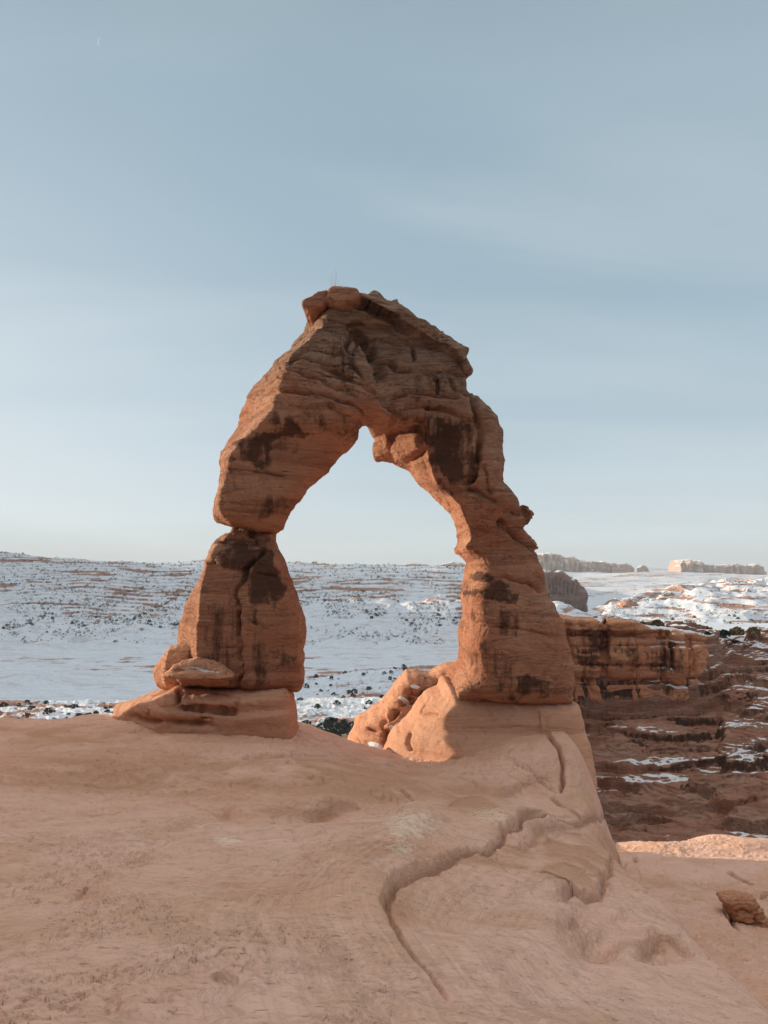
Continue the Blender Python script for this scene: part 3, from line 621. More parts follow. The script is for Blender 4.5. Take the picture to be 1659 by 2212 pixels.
def slab_full(x, y):
    z = slab0(x, y)
    wob = fbm(x * 2., y * 2., o=3, seed=101) * .035
    tone = np.zeros(np.shape(x))
    for p, w, g, l, fo in FEATW:
        pa = np.array(p)
        m = (x > pa[:, 0].min() - 3 * fo - .5) & (x < pa[:, 0].max() + 3 * fo + .5) & (y > pa[:, 1].min() - 3 * fo - .5) & (y < pa[:, 1].max() + 3 * fo + .5)
        if not m.any(): continue
        d, s, t = seg_dist(x[m] + wob[m], y[m] - wob[m], p)
        e = ss(0, .1, t) * ss(1, .9, t)
        sd = d * s
        a = 1. if l >= 0 else -1.
        dz = -g * e * np.exp(-(d / w) ** 2)
        dz = dz + abs(l) * e * ss(-w * .7, w * .7, sd * a) * np.exp(-np.maximum(sd * a, 0) / fo) 
        z[m] += dz
        tone[m] = np.maximum(tone[m], e * np.exp(-(d / (w * .8)) ** 2) * min(1, g * 7))
    # swells and hollows of the cross-bedded rock
    pu = x / np.maximum(y, .5) * F + CX; pv = HY - z / np.maximum(y, .5) * F
    pu = pu + 12 * fbm(x * .5, y * .5, o=2, seed=131); pv = pv + 6 * fbm(x * .5, y * .5, o=2, seed=132)
    for a, b, wx, wy, am in SWELL: z = z + 1.7 * am * np.exp(-((pu - a) / wx) ** 2 - ((pv - b) / wy) ** 2) * (y > 3) * (y < 30)
    # broad undulation, thin bedding steps and chips
    r = np.hypot(x, y)
    near = ss(3, 12, r)
    z = z + .10 * fbm(x * .35, y * .35, o=3, seed=102) * (.4 + .6 * near)
    far = ss(7, 20, r)
    for (fr, amp, st, sd_) in ((1.0, .085, .16, 103), (2.6, .034, .05, 108)):
        q = z / st + fbm(x * .55 * fr, y * .85 * fr, o=4, seed=sd_) * 1.8
        msk = np.clip(fbm(x * .3, y * .3, o=3, seed=sd_ + 1) * 1.2 + .55, 0, 1)
        z = z + amp * (terrace(q, .12) - q) * msk * (.35 + .65 * far)
    left = ss(1.5, -1.5, x) * ss(18, 8, y)
    ch = fbm(x * 2.6, y * 3.6, o=3, seed=120)
    z = z + .034 * (terrace(ch * 3.2, .06) - ch * 3.2) * np.clip(fbm(x * .8, y * .8, o=2, seed=121) + .35, 0, 1) * (.35 + .65 * left)
    z = z + .012 * fbm(x * 5, y * 5, o=3, seed=122)
    return z, tone
uu = np.concatenate([np.linspace(-2.4, -.56, 120, endpoint=False), np.linspace(-.56, .56, 960), np.linspace(.56, 2.0, 90)[1:]])
yr = np.concatenate([np.geomspace(.9, 62, 1000)])
YY, UU = np.meshgrid(yr, uu, indexing='ij')
XX = YY * UU
ZZ, TONE = slab_full(XX, YY)
pxs = UU * F + CX; pys = HY - ZZ / YY * F
pale = np.zeros_like(XX)
for (a, b), w, h, v in PALE:
    q = ((pxs - a + 14 * fbm(XX, YY, o=3, seed=9)) / w) ** 2 + ((pys - b) / h) ** 2
    pale = np.maximum(pale, v * np.exp(-q * .8))
pale *= (YY < 29)
warm = np.zeros_like(XX)
for a, b, w, h, v in WARM:
    warm = np.maximum(warm, v * np.exp(-((pxs - a + 30 * fbm(XX * .6, YY * .6, o=3, seed=19)) / w) ** 2 - ((pys - b + 8 * fbm(XX, YY, o=3, seed=20)) / h) ** 2))
warm = np.clip(warm * (YY < 30) * (1 + .5 * fbm(XX * .9, YY * .9, o=4, seed=21)), 0, 1)
xd, xs_, _ = seg_dist(XX, YY, FEATW[0][0])
xbed = (xd + .06 * fbm(XX * .8, YY * .8, o=3, seed=22)) * np.where(xs_ > 0, 1., 1.)
xmask = ss(3.2, .4, xd) * ss(14, 9, YY) * ss(-.6, .3, fbm(XX * .5, YY * .5, o=2, seed=23) + .1)
V = np.stack([XX, YY, ZZ], -1).reshape(-1, 3)

def slick_mat():
    m, t, bs = new_mat('slickrock_sandstone')
    co = t.new('ShaderNodeTexCoord').outputs['Object']
    big = t.noise(co, .22, 5, .6, .6)
    mid = t.noise(co, .9, 6, .6, .8)
    # cross bedding: thin contour lines in height bent by slow noise
    sep = t.new('ShaderNodeSeparateXYZ'); t.link(co, sep.inputs[0])
    wv = t.noise(co, .5, 3, .5)
    ph = t.math('ADD', t.math('MULTIPLY', sep.outputs[2], 16.), t.math('ADD', t.math('MULTIPLY', wv, 26.), t.math('MULTIPLY', sep.outputs[0], 1.6)))
    cmb = t.new('ShaderNodeCombineXYZ'); t.link(ph, cmb.inputs[0]); t.link(t.math('MULTIPLY', sep.outputs[1], .12), cmb.inputs[1])
    lines = t.noise(cmb.outputs[0], 1.0, 5, .7)
    gr = t.noise(co, 60, 3, .75)
    flake = t.noise(co, 8, 6, .7, .8, mapping=(1., 2.4, 2.))
    c = t.mix(t.rng(big, .35, .68), (.75, .465, .355, 1), (.65, .36, .24, 1))
    c = t.mix(t.math('MULTIPLY', t.rng(mid, .45, .68), .55), c, (.74, .49, .375, 1))
    sp = t.noise(co, .5, 3, .6, .5)
    c = t.mix(t.math('MULTIPLY', t.rng(sp, .5, .66), .5), c, (.56, .33, .19, 1))
    c = t.mix(t.math('MULTIPLY', t.rng(t.math('ADD', t.attr('warm'), t.math('MULTIPLY', t.math('SUBTRACT', mid, .5), .8)), .10, .65), .85), c, (.50, .265, .15, 1))
    cx = t.new('ShaderNodeCombineXYZ'); t.link(t.math('MULTIPLY', t.attr('xbed'), 13.), cx.inputs[0])
    t.link(t.math('MULTIPLY', sep.outputs[1], .25), cx.inputs[1])
    xl = t.noise(cx.outputs[0], 1., 3, .6)
    c = t.mix(t.math('MULTIPLY', t.math('MULTIPLY', t.rng(xl, .50, .62), t.attr('xmask')), .45), c, (.50, .30, .22, 1))
    c = t.mix(t.math('MULTIPLY', t.math('MULTIPLY', t.rng(xl, .46, .36), t.attr('xmask')), .4), c, (.76, .53, .42, 1))
    c = t.mix(t.math('MULTIPLY', t.rng(lines, .52, .70), .55), c, (.42, .24, .165, 1))
    c = t.mix(t.math('MULTIPLY', t.rng(lines, .48, .30), .25), c, (.68, .44, .34, 1))
    c = t.mix(t.math('MULTIPLY', t.rng(gr, .3, .75), .25), c, (.70, .48, .38, 1))
    c = t.mix(t.math('MULTIPLY', t.rng(gr, .62, .8), .35), c, (.34, .19, .13, 1))
    c = t.mix(t.math('MULTIPLY', t.rng(t.attr('tone'), .1, 1.), .5), c, (.30, .15, .09, 1))
    ft = t.rng(t.math('ADD', t.attr('pale'), t.math('MULTIPLY', t.math('SUBTRACT', flake, .5), 1.7)), .60, .70)
    ft = t.math('MULTIPLY', ft, t.rng(t.attr('pale'), .04, .2))
    c = t.mix(t.math('MULTIPLY', ft, .6), c, (.92, .73, .56, 1))
    g2 = t.noise(co, 7, 5, .7, .5)
    c = t.mix(t.math('MULTIPLY', t.rng(t.math('ADD', g2, t.math('MULTIPLY', t.attr('pale'), .35)), .70, .85), .45), c, (.46, .30, .22, 1))
    fk = t.noise(co, 8., 3, .6, .3, mapping=(1., 2.6, 3.))
    c = t.mix(t.math('MULTIPLY', t.rng(fk, .655, .70), .55), c, (.34, .18, .115, 1))
    fp = t.noise(co, 12., 3, .6, .4, mapping=(1., 2.2, 2.))
    c = t.mix(t.math('MULTIPLY', t.math('MULTIPLY', t.rng(fp, .655, .69), t.rng(mid, .42, .6)), .5), c, (.86, .70, .56, 1))
    t.link(c, bs.inputs['Base Color'])
    chips = t.noise(co, 3.2, 6, .72, .9, mapping=(1., 1.8, 1.))
    chip2 = t.rng(chips, .52, .60)
    pits = t.new('ShaderNodeTexVoronoi'); pits.inputs['Scale'].default_value = 3.1; t.link(co, pits.inputs['Vector'])
    bumps(t, bs, [(t.rng(fk, .62, .70, 1., 0.), .6, .03), (lines, .9, .05), (chip2, .45, .022), (flake, .4, .016), (g2, .5, .025), (gr, .5, .008)])
    return m
SLICK = slick_mat()
slab = mesh_obj('slickrock_ground', V, grid_quads(len(yr), len(uu)), SLICK, attrs={'pale': pale, 'tone': TONE, 'warm': warm, 'xbed': xbed, 'xmask': xmask})
tag(slab, 'broad pinkish slickrock slab with folds and cracks in the foreground', None, None, 'structure')
# rock behind and beside the camera, coarse
gx = np.linspace(-60, 60, 90); gy = np.linspace(-50, 1.2, 50)
A, B = np.meshgrid(gx, gy, indexing='ij')
ZB = slab0(A, B) - .03 * (A > -1e9)
ZB = np.minimum(ZB, 6) 
V = np.stack([A, B, ZB], -1).reshape(-1, 3)
bk = mesh_obj('slickrock_rear', V, grid_quads(90, 50, True), SLICK, attrs={'pale': np.zeros(len(V)), 'tone': np.zeros(len(V)), 'warm': np.zeros(len(V))})
tag(bk, 'slickrock continuing behind the viewpoint', None, None, 'structure')
# boulder in the bowl
bb = H([(1600, 1985)])[0]
bY = bb[1]
bo = rock_from_outline('broken_boulder', [(1551,1926),(1560,1921),(1590,1922),(1620,1926),(1636,1944),(1650,1967),(1656,1995),(1640,2012),(1620,2015),(1600,2000),(1580,1975),(1563,1944)],
    bY, .42, .28, .022, mat=ROCK_BOULDER, rough=.06, strata=.025, ns=3., beds=lambda x, y, z: .03 + 0 * x, seed=81, origin=(bb[0], bY, Z_(2000, bY)), pad=.3,
    cracks=[([(1588,1962),(1605,1955),(1625,1962)], .04, .12),([(1590,1985),(1620,1990),(1650,1985)], .05, .15),([(1640,1945),(1630,1975),(1645,2000)], .035, .1)])
bo.location.z -= .16
tag(bo, 'small broken brown boulder lodged in the slickrock bowl at the lower right', 'boulder')
st = H([(709, 1866)])[0]
zst = float(slab_full(np.array([[st[0]]]), np.array([[st[1]]]))[0][0, 0])
s1 = rock_from_outline('stone', [(703,1862),(711,1861),(716,1866),(712,1871),(704,1869)], st[1], .035, .02, .006, mat=ROCK_BOULDER, rough=.008, strata=.003, ns=25., seed=85, origin=(st[0], st[1], zst), pad=.04)
s1.location.z = zst + (s1.location.z - zst)
tag(s1, 'tiny reddish loose stone lying alone in the middle of the smooth slab', 'stone')
# ================================================================== DISTANT LAND
def rowtab(cols, feats, px, Y):
    """cols: px of columns; feats: per column list of (Y, z); monotone piecewise interpolation"""
    cols = np.array(cols, float)
    nf = len(feats[0])
    lY = np.array([[math.log(f[0]) for f in c] for c in feats]); zz = np.array([[f[1] for f in c] for c in feats])
    u = np.clip(px, cols[0], cols[-1])
    i = np.clip(np.searchsorted(cols, u) - 1, 0, len(cols) - 2)
    t = (u - cols[i]) / (cols[i + 1] - cols[i]); t = t * t * (3 - 2 * t)
    L = lY[i] * (1 - t)[..., None] + lY[i + 1] * t[..., None]
    Z = zz[i] * (1 - t)[..., None] + zz[i + 1] * t[..., None]
    ly = np.log(Y); r = np.full(np.shape(Y), np.nan)
    r = Z[..., 0].copy()
    for k in range(nf - 1):
        a, b = L[..., k], L[..., k + 1]
        s = np.clip((ly - a) / (b - a), 0, 1); s = s * .5 + .5 * s * s * (3 - 2 * s)
        r = np.where(ly >= a, Z[..., k] * (1 - s) + Z[..., k + 1] * s, r)
    return r
def zp(py, Y): return (HY - py) / F * Y
def lcol(e, top, base=1402, hill=0):     # left/centre sector
    return [(60, -45), (225, zp(1585, 225)), (300, zp(e, 300)), (430, zp(e - 40, 430)), (470, -95), (760, -112), (1180, zp(base, 1180)), (1360, zp(1352, 1360)), (1530, zp(1300 + hill, 1530)), (1760, zp(top, 1760)), (2300, zp(top, 1760) - 25), (6000, -60), (30000, -200)]
def lfar():  # unseen high mesa left of frame, added to shade the valley
    return [(60, -45), (150, -55), (220, -60), (300, -70), (380, -90), (480, -100), (620, -90), (700, -40), (800, 40), (950, 150), (1400, 160), (6000, 0), (30000, -200)]
def ccol(top, c=1438, b=1392):
    return [(60, -50), (225, zp(1640, 225)), (330, zp(1585, 330)), (400, zp(1535, 400)), (600, zp(c, 600)), (700, -108), (1240, zp(b, 1240)), (1370, zp(1345, 1370)), (1530, zp(1298, 1530)), (1760, zp(top, 1760)), (2300, zp(top, 1760) - 25), (6000, -60), (30000, -200)]
def rcol(top, far, nearb=1352):
    return [(60, -60), (225, -40), (330, -42), (480, -46), (600, zp(nearb, 600)), (700, zp(1343, 700)), (860, zp(1343 + (top - 1343) * .35, 860)), (1050, zp(1343 + (top - 1343) * .75, 1050)), (1300, zp(top, 1300)), (1700, zp(top, 1300) - 40), (3000, zp(1262, 3000)), (6500, zp(far, 6500)), (30000, 60)]
COLS = [-900, -260, 0, 130, 250, 350, 450, 640, 700, 820, 960, 1010, 1120, 1200, 1262, 1330, 1430, 1540, 1659, 2400]
FE = [lfar(), lcol(1556, 1050), lcol(1556, 1192), lcol(1556, 1205), lcol(1556, 1213), lcol(1556, 1217), lcol(1556, 1210), ccol(1215, 1462), ccol(1218, 1455), ccol(1221, 1442), ccol(1224, 1436), ccol(1226, 1436),  # second column also raised, out of frame, to shade the valley
      ccol(1224), rcol(1292, 1226), rcol(1322, 1228), rcol(1288, 1232), rcol(1266, 1232), rcol(1254, 1232), rcol(1246, 1234), rcol(1230, 1232)]
def land(px, Y):
    X = (px - CX) / F * Y
    z = rowtab(COLS, FE, px, Y)
    r = ss(1150, 1230, px)                       # 1 in the right sector
    # talus / gullies on the mesa
    face = ss(1180, 1260, Y) * ss(1900, 1700, Y) * (1 - r)
    gul = np.abs(fbm(X / 90. + .2 * fbm(X / 60., Y / 60., seed=4), Y / 500., o=4, seed=201))
    z = z + face * 11 * (gul - .35) * ss(1760, 1500, Y)
    z = z + face * 10 * fbm(X / 260., Y / 260., o=3, seed=202) * ss(1790, 1650, Y)
    # ledges
    st = 7.
    w = fbm(X / 300., Y / 300., o=3, seed=203) * 1.6
    led = (terrace(z / st + w, .16) - (z / st + w)) * st
    z = z + led * (.38 + .6 * np.clip(fbm(X / 130., Y / 130., o=3, seed=211), 0, 1)) * face * ss(1290, 1420, Y)
    # badland toes at the base
    toe = ss(1120, 1200, Y) * ss(1420, 1300, Y) * (1 - r)
    z = z + toe * 7. * (.5 - np.abs(fbm(X / 45., Y / 110., o=3, seed=204)))
    # valley floor
    fl = ss(480, 600, Y) * ss(1250, 1100, Y) * (1 - r)
    z = z + fl * (2.0 * fbm(X / 90., Y / 60., o=4, seed=205))
    z = z + 14 * np.exp(-((X + 365) / 42.) ** 2 - ((Y - 800) / 45.) ** 2)
    # near benches
    nb = ss(150, 230, Y) * ss(640, 560, Y) * (1 - r)
    b = fbm(X / 22., Y / 14., o=4, seed=206)
    z = z + nb * (1.6 * b + 1.8 * (terrace(b * 2.2, .12) - b * 2.2))
    # right hill: ribs and gullies
    rh = r * ss(640, 760, Y) * ss(1500, 1250, Y)
    rib = np.abs(fbm((X - .35 * Y) / 75., Y / 420., o=4, seed=207))
    z = z + rh * (9 * (.35 - rib) + 3 * fbm(X / 60., Y / 60., o=4, seed=208))
    wr = (z + .055 * (X - 500)) / 9. + fbm(X / 200., Y / 200., o=3, seed=209)
    z = z + rh * 3.5 * (terrace(wr, .14) - wr) * ss(900, 1020, Y)
    fr = r * ss(1700, 2600, Y)
    z = z + fr * (22 * fbm(X / 500., Y / 700., o=4, seed=210)) * ss(14000, 6000, Y)
    return z
us = np.concatenate([np.linspace(-900, -30, 120, endpoint=False), np.linspace(-30, 1690, 1150), np.linspace(1690, 2400, 80)[1:]])
ys = np.concatenate([np.geomspace(60, 225, 25, endpoint=False), np.geomspace(225, 1150, 210, endpoint=False), np.linspace(1150, 1800, 330, endpoint=False), np.geomspace(1800, 30000, 110)])
YY, PX = np.meshgrid(ys, us, indexing='ij')
ZZ = land(PX, YY); XX = (PX - CX) / F * YY
V = np.stack([XX, YY, ZZ], -1).reshape(-1, 3); Q = grid_quads(len(ys), len(us))
N = vnormals(V, Q); nz = N[:, 2].reshape(ZZ.shape)
r = ss(1150, 1230, PX)
# exposure of rock: steep faces are bare, flats hold snow
steep = ss(.90, .62, nz)
bare = .9 * steep
zw = ZZ + 7 * fbm(XX / 170., YY / 170., o=4, seed=212)
bandn = fbm(XX / 90., zw / 2.6, o=4, seed=301) + .7 * fbm(XX / 240., zw / 9., o=3, seed=302)
face = ss(1350, 1480, YY) * (1 - r) * ss(2200, 1800, YY)
bare = np.maximum(bare * .8, face * ss(.22, .8, bandn + .3 * steep) * .78 * ss(1380, 1500, YY))
lev = np.zeros_like(ZZ)
for zc, wd, am, sd_ in ((22, 2.2, .8, 1), (12, 1.2, .6, 2), (3, 2.6, .95, 3), (-5, 1., .6, 4), (-13, 2.0, .75, 5), (-21, 1.1, .55, 6), (-30, 3.0, 1., 7), (-38, 1.2, .6, 8), (-46, 1.6, .6, 9), (-60, 1.2, .5, 10)):
    zz_ = zw - zc - 3 * fbm(XX / 90., YY / 90., o=2, seed=320 + sd_)
    lev = np.maximum(lev, am * np.exp(-(zz_ / wd) ** 2) * ss(-.25, .35, fbm(XX / 110., zw / 30., o=3, seed=340 + sd_)))
bare = np.maximum(bare, face * lev * 1.0)
apron = ss(1190, 1300, YY) * ss(1560, 1420, YY) * (1 - r)
gl = np.abs(fbm(XX / 70. + .2 * fbm(XX / 60., YY / 60., seed=4), YY / 500., o=4, seed=201))
bare = np.maximum(bare, apron * ss(.12, .0, gl) * .48)
bare = np.maximum(bare, (1 - r) * ss(1738, 1762, YY) * .62)
bench = ss(470, 430, YY) * (px_l := ss(680, 600, PX)) + ss(420, 360, YY) * (1 - px_l)
bn = fbm(XX / 16., YY / 26., o=4, seed=303)
bare = np.maximum(bare, (1 - r) * np.clip(bench, 0, 1) * (.50 + .75 * bn))
crest = (1 - px_l) * (1 - r) * ss(540, 590, YY) * ss(640, 610, YY)
bare = np.maximum(bare, crest * .7)
bare = np.maximum(bare, (1 - r) * (1 - px_l) * ss(560, 500, YY) * ss(400, 450, YY) * (.36 + .5 * fbm(XX / 60., YY / 25., o=4, seed=306)))
bare = np.maximum(bare, (1 - r) * ss(470, 700, YY) * ss(1200, 1000, YY) * (.30 + .42 * fbm(XX / 150., YY / 60., o=5, seed=304)))
bare = np.maximum(bare, r * ss(1000, 1100, YY) * ss(1420, 1300, YY) * ss(.1, .6, fbm(XX / 90., (ZZ + .03 * XX) / 12., o=3, seed=305) + .5 * steep) * .85)
bare = np.maximum(bare, r * ss(1800, 2600, YY) * (.38 + .4 * fbm(XX / 300., YY / 130., o=4, seed=307)))
bare = np.maximum(bare, r * ss(600, 700, YY) * ss(1400, 1200, YY) * (.42 + .5 * fbm((ZZ + .05 * XX) / 3., (XX - .5 * YY) / 60., o=4, seed=309)))

def land_mat():
    m, t, bs = new_mat('snowy_desert')
    co = t.new('ShaderNodeNewGeometry').outputs['Position']
    n1 = t.noise(co, .06, 7, .72, .4, mapping=(1, 1, 3))
    n2 = t.noise(co, .012, 5, .6, .4)
    n3 = t.noise(co, .30, 4, .7, .3, mapping=(.35, .35, 4))
    n4 = t.noise(co, .09, 4, .75, .2, mapping=(.12, .12, 3.4))
    rk = t.mix(t.rng(n2, .4, .62), (.38, .215, .165, 1), (.44, .29, .22, 1))
    rk = t.mix(t.rng(n3, .45, .7), rk, (.20, .10, .075, 1))
    n5 = t.noise(co, .5, 5, .75, .3)
    n6 = t.noise(co, .02, 9, .72, .5, mapping=(1., 2.6, 1.))
    sn = t.mix(t.math('MULTIPLY', t.rng(n1, .45, .75), .35), (.76, .84, .93, 1), (.50, .45, .42, 1))
    sn = t.mix(t.math('MULTIPLY', t.rng(n6, .48, .64), .46), sn, (.44, .37, .33, 1))
    sn = t.mix(t.math('MULTIPLY', t.rng(n5, .50, .68), .62), sn, (.36, .27, .23, 1))
    e = t.math('ADD', t.attr('bare'), t.math('MULTIPLY', t.math('SUBTRACT', n1, .5), .9))
    n7 = t.noise(co, .05, 5, .7, .2, mapping=(1., 1., .25))
    e = t.math('ADD', e, t.math('MULTIPLY', t.math('SUBTRACT', n4, .5), 1.5))
    e = t.math('ADD', e, t.math('MULTIPLY', t.math('SUBTRACT', n7, .5), 1.1))
    c = t.mix(t.rng(e, .48, .68), sn, rk)
    t.link(c, bs.inputs['Base Color'])
    bumps(t, bs, [(n1, .5, 4.), (n3, .6, 1.2), (n5, .4, .6)])
    return m
LAND = land_mat()
hl = mesh_obj('hills', V, Q, LAND, attrs={'bare': bare})
tag(hl, 'snow dusted valley, terraced mesa and sunlit hills beyond the arch', None, None, 'structure')
# ground sheet out to the horizon, under and behind everything
g = np.linspace(-1, 1, 60); g = np.sign(g) * np.abs(g) ** 2.2 * 40000
A, B = np.meshgrid(g, g, indexing='ij')
V = np.stack([A, B, np.full_like(A, -230.) - 0 * A], -1).reshape(-1, 3)
mo = mesh_obj('ground', V, grid_quads(60, 60, True), LAND, attrs={'bare': np.full(len(V), .4)})
tag(mo, 'wide snowy desert ground reaching the horizon', None, None, 'structure')

# ================================================================== CANYON WALL on the right
def canyon(px, Y):
    X = (px - CX) / F * Y
    def c0(rim, k): return [(52, -38), (76, zp(1850, 76)), (84, zp(1785, 84)), (96, zp(1700, 96)), (110, zp(1632, 110)), (122, zp(1576, 122)), (130.5, zp(1540, 130.5)), (136, zp(rim + 60, 136)), (144, zp(rim - 0, 140)), (165, zp(rim, 150)), (260, -26), (420, -60)]
    def c1(rim): return [(52, -38), (76, zp(1850, 76)), (84, zp(1780, 84)), (96, zp(1690, 96)), (110, zp(1610, 110)), (122, zp(1550, 122)), (130.5, zp(1512, 130.5)), (138, zp(1460, 138)), (150, zp(1405, 150)), (165, zp(rim, 165)), (260, -26), (420, -60)]
    cols = [1000, 1200, 1300, 1450, 1540, 1585, 1620, 1659, 2300]
    fe = [c0(1345, 0), c0(1340, 0), c0(1345, 0), c0(1362, 0), c0(1374, 0), c1(1372), c1(1366), c1(1364), c1(1355)]
    z = rowtab(cols, fe, px, Y)
    pn = px + 12 * fbm(Y / 7., X / 20., o=4, seed=89)
    shade_fin = ss(1040, 1062, pn) * ss(1205, 1175, pn) * ss(56, 68, Y + 3 * fbm(X / 3., Y * 0, seed=90)) * ss(180, 165, Y)  # added rock fin, hidden behind the right leg, keeps sun off the canyon
    z = z * (1 - shade_fin) + (zp(1300, Y) + .8 * fbm(X / 6., Y / 6., seed=88)) * shade_fin
    z = z + .8 * fbm(X / 9., Y / 9., o=4, seed=401) * ss(60, 80, Y)
    st = 1.9
    tl = z + .02 * X
    w = tl / st + 1.3 * fbm(X / 34., Y / 12., o=5, seed=402)
    z = z + st * .85 * (terrace(w, .13) - w)
    w = z / .5 + 1.5 * fbm(X / 5., Y / 5., o=3, seed=403)
    z = z + .5 * .7 * (terrace(w, .2) - w)
    z = z + .16 * fbm(X / 1.6, Y / 1.6, o=3, seed=408) * ss(60, 80, Y)
    return z
us = np.linspace(1010, 1760, 640); ys = np.concatenate([np.linspace(54, 170, 620, endpoint=False), np.geomspace(170, 420, 40)])
YY, PX = np.meshgrid(ys, us, indexing='ij'); ZZ = canyon(PX, YY); XX = (PX - CX) / F * YY
V = np.stack([XX, YY, ZZ], -1).reshape(-1, 3); Q = grid_quads(len(ys), len(us)); N = vnormals(V, Q); nz = N[:, 2].reshape(ZZ.shape)
flat = ss(.90, .985, nz)
sn = flat * ss(.15, .45, fbm(XX / 26., YY / 5., o=4, seed=404) - .10 + .45 * ss(1480, 1640, PX) - .25 * ss(1420, 1300, PX) + .02)
sn = np.maximum(sn, ss(.8, .95, nz) * ss(134, 150, YY) * ss(-.5, .2, fbm(XX / 12., YY / 12., o=3, seed=405) + .2) * .9)
stn = np.clip(.45 * fbm(XX / 10., ZZ / 2.5, o=4, seed=406) + .38 * ss(.8, .5, nz), 0, 1)
CAN = rock_mat('canyon_rock', (.38, .175, .112), (.38, .235, .175), (.25, .10, .062), scale=.5, strata=1.0, bump=3.)
cw = mesh_obj('canyon_slope', V, Q, CAN, attrs={'snow': sn, 'stain': stn, 'pale': np.clip(.5 * fbm(XX / 20., YY / 20., seed=407), 0, 1)})
tag(cw, 'dark ledgy canyon slope streaked with snow on the right', None, None, 'structure')
# ---- sheer red cliff above it
def cliff_front(px, py, x, z):
    r = 131.5 + .006 * np.abs(px - 1330)
    r = r + 4.0 * ss(1520, 1600, px)
    for c, w, d in ((1306, 5, 2.2), (1442, 4, 1.8), (1496, 4, 1.6), (1266, 3, 1.), (1232, 4, 1.2), (1380, 3, .7)):
        cc = c + (py - 1420) * .04 + 3 * np.sin(py / 17.)
        r = r + .6 * d * np.exp(-((px - cc) / w) ** 2)
    for c, s in ((1306, .9), (1442, -.7), (1496, .8), (1370, -.5), (1250, .6)): r = r + s * ss(-6, 6, px - c)
    lay = py + .01 * (px - 1300)
    r = r - .8 * ss(3, -3, lay - 1366) + .7 * np.exp(-((lay - 1370) / 4.) ** 2) + .5 * np.exp(-((lay - 1398) / 3.) ** 2) + .9 * np.exp(-((lay - 1472) / 4.) ** 2) * (.5 + .5 * vnoise(px / 20., py / 50.)) - .7 * ss(1475, 1515, lay)
    r = r - 1.1 * ss(1375, 1420, lay) * ss(1500, 1440, lay) * (.5 + .5 * np.sin(px / 21.))
    return r
CLIFFM = rock_mat('cliff_sandstone', (.66, .28, .155), (.68, .36, .21), (.48, .175, .092), scale=.5, strata=1., bump=1.5)
def cl_snow(x, y, z, N):
    return ss(.6, .9, N[:, 2]) * ss(-.25, .25, fbm(x / 7., y / 7., o=3, seed=55) + .25) 
CLI = [(1190,1330),(1215,1330),(1240,1334),(1290,1336),(1303,1343),(1312,1352),(1335,1347),(1370,1346),(1400,1354),(1440,1362),(1500,1368),(1548,1378),(1556,1392),(1562,1415),(1572,1450),(1574,1478),(1560,1500),(1520,1520),(1440,1523),(1340,1522),(1225,1520),(1190,1520)]
CST = [([(1250,1378),(1300,1370),(1304,1400),(1265,1405),(1255,1398)], .9),([(1255,1415),(1340,1418),(1330,1436),(1280,1440),(1250,1436)], .9),([(1420,1400),(1480,1400),(1500,1450),(1420,1450),(1380,1440)], .7),([(1370,1470),(1450,1475),(1475,1490),(1450,1500),(1400,1492)], .9),
       ([(1230,1450),(1290,1450),(1300,1480),(1240,1480)], .6),([(1330,1385),(1380,1380),(1380,1440),(1340,1440)], .55),([(1230,1370),(1260,1370),(1260,1440),(1235,1440)], .5)]
cl = rock_from_outline('red_cliff', CLI, 134, 3, .7, .17, mapY=131, front=cliff_front, back=lambda px, py, x, z: 142. + 0 * x, mat=CLIFFM, rough=.30, strata=.12, ns=.22, beds=lambda x, y, z: .15 + 0 * x, bedf=2.2, seed=91, snow=cl_snow, pad=2.,
    origin=(X_(1390, 134), 134, Z_(1520, 134)),
    cracks=[([(1308,1345),(1306,1400),(1309,1470)], .45, 2.),([(1440,1362),(1446,1400),(1452,1450)], .35, 1.6),([(1490,1372),(1496,1410),(1500,1460)], .35, 1.4),([(1200,1366),(1300,1368),(1420,1376),(1548,1388)], .3, 1.),([(1225,1435),(1350,1438),(1450,1440)], .25, .6),([(1240,1478),(1350,1474),(1500,1482)], .3, .8)],
    stains=[(p, a) for p, a in CST])
tag(cl, 'sheer red cliff wall with dark streaks and snow on its rim', None, None, 'structure')

# ================================================================== BUTTES on the far skyline
def far_mat():
    return rock_mat('distant_sandstone', (.56, .37, .30), (.60, .44, .37), (.46, .30, .24), scale=.02, strata=1., bump=1.)
FARM = far_mat()
def up_snow(a=.40, b=.7, off=.25, s=60.):
    return lambda x, y, z, N: ss(a, b, N[:, 2]) * ss(-.4, .1, fbm(x / s, y / s, z / s * 2, o=3, seed=66) + off)
def fins(Y, hd, n, a):
    return lambda px, py, x, z: Y - hd + a * (np.abs(np.sin(px / n + 2 * vnoise(px / (n * 2.), py * 0, seed=9))) + .8 * fbm(px / n, py / (n * 3.), seed=10)) + a * .8 * ss(1215, 1225, py) * 0
def butte(name, pts, Y, hd, vox, rough, strata, label, cat='butte', k=None, ns=.02, mat=None, snow=None, kind=None, front=None, cracks=()):
    xs = [p[0] for p in pts]; ys_ = [p[1] for p in pts]
    o = rock_from_outline(name, pts, Y, hd, k or vox * 2., vox, mapY=Y, mat=mat or FARM, rough=rough, strata=strata, ns=ns, beds=lambda x, y, z: strata * .8 + 0 * x, seed=int(xs[0]), pad=vox * 4, snow=snow or up_snow(), front=front, cracks=cracks,
                          origin=(X_((min(xs) + max(xs)) / 2, Y), Y, Z_(max(ys_), Y)))
    return tag(o, label, cat, None, kind)
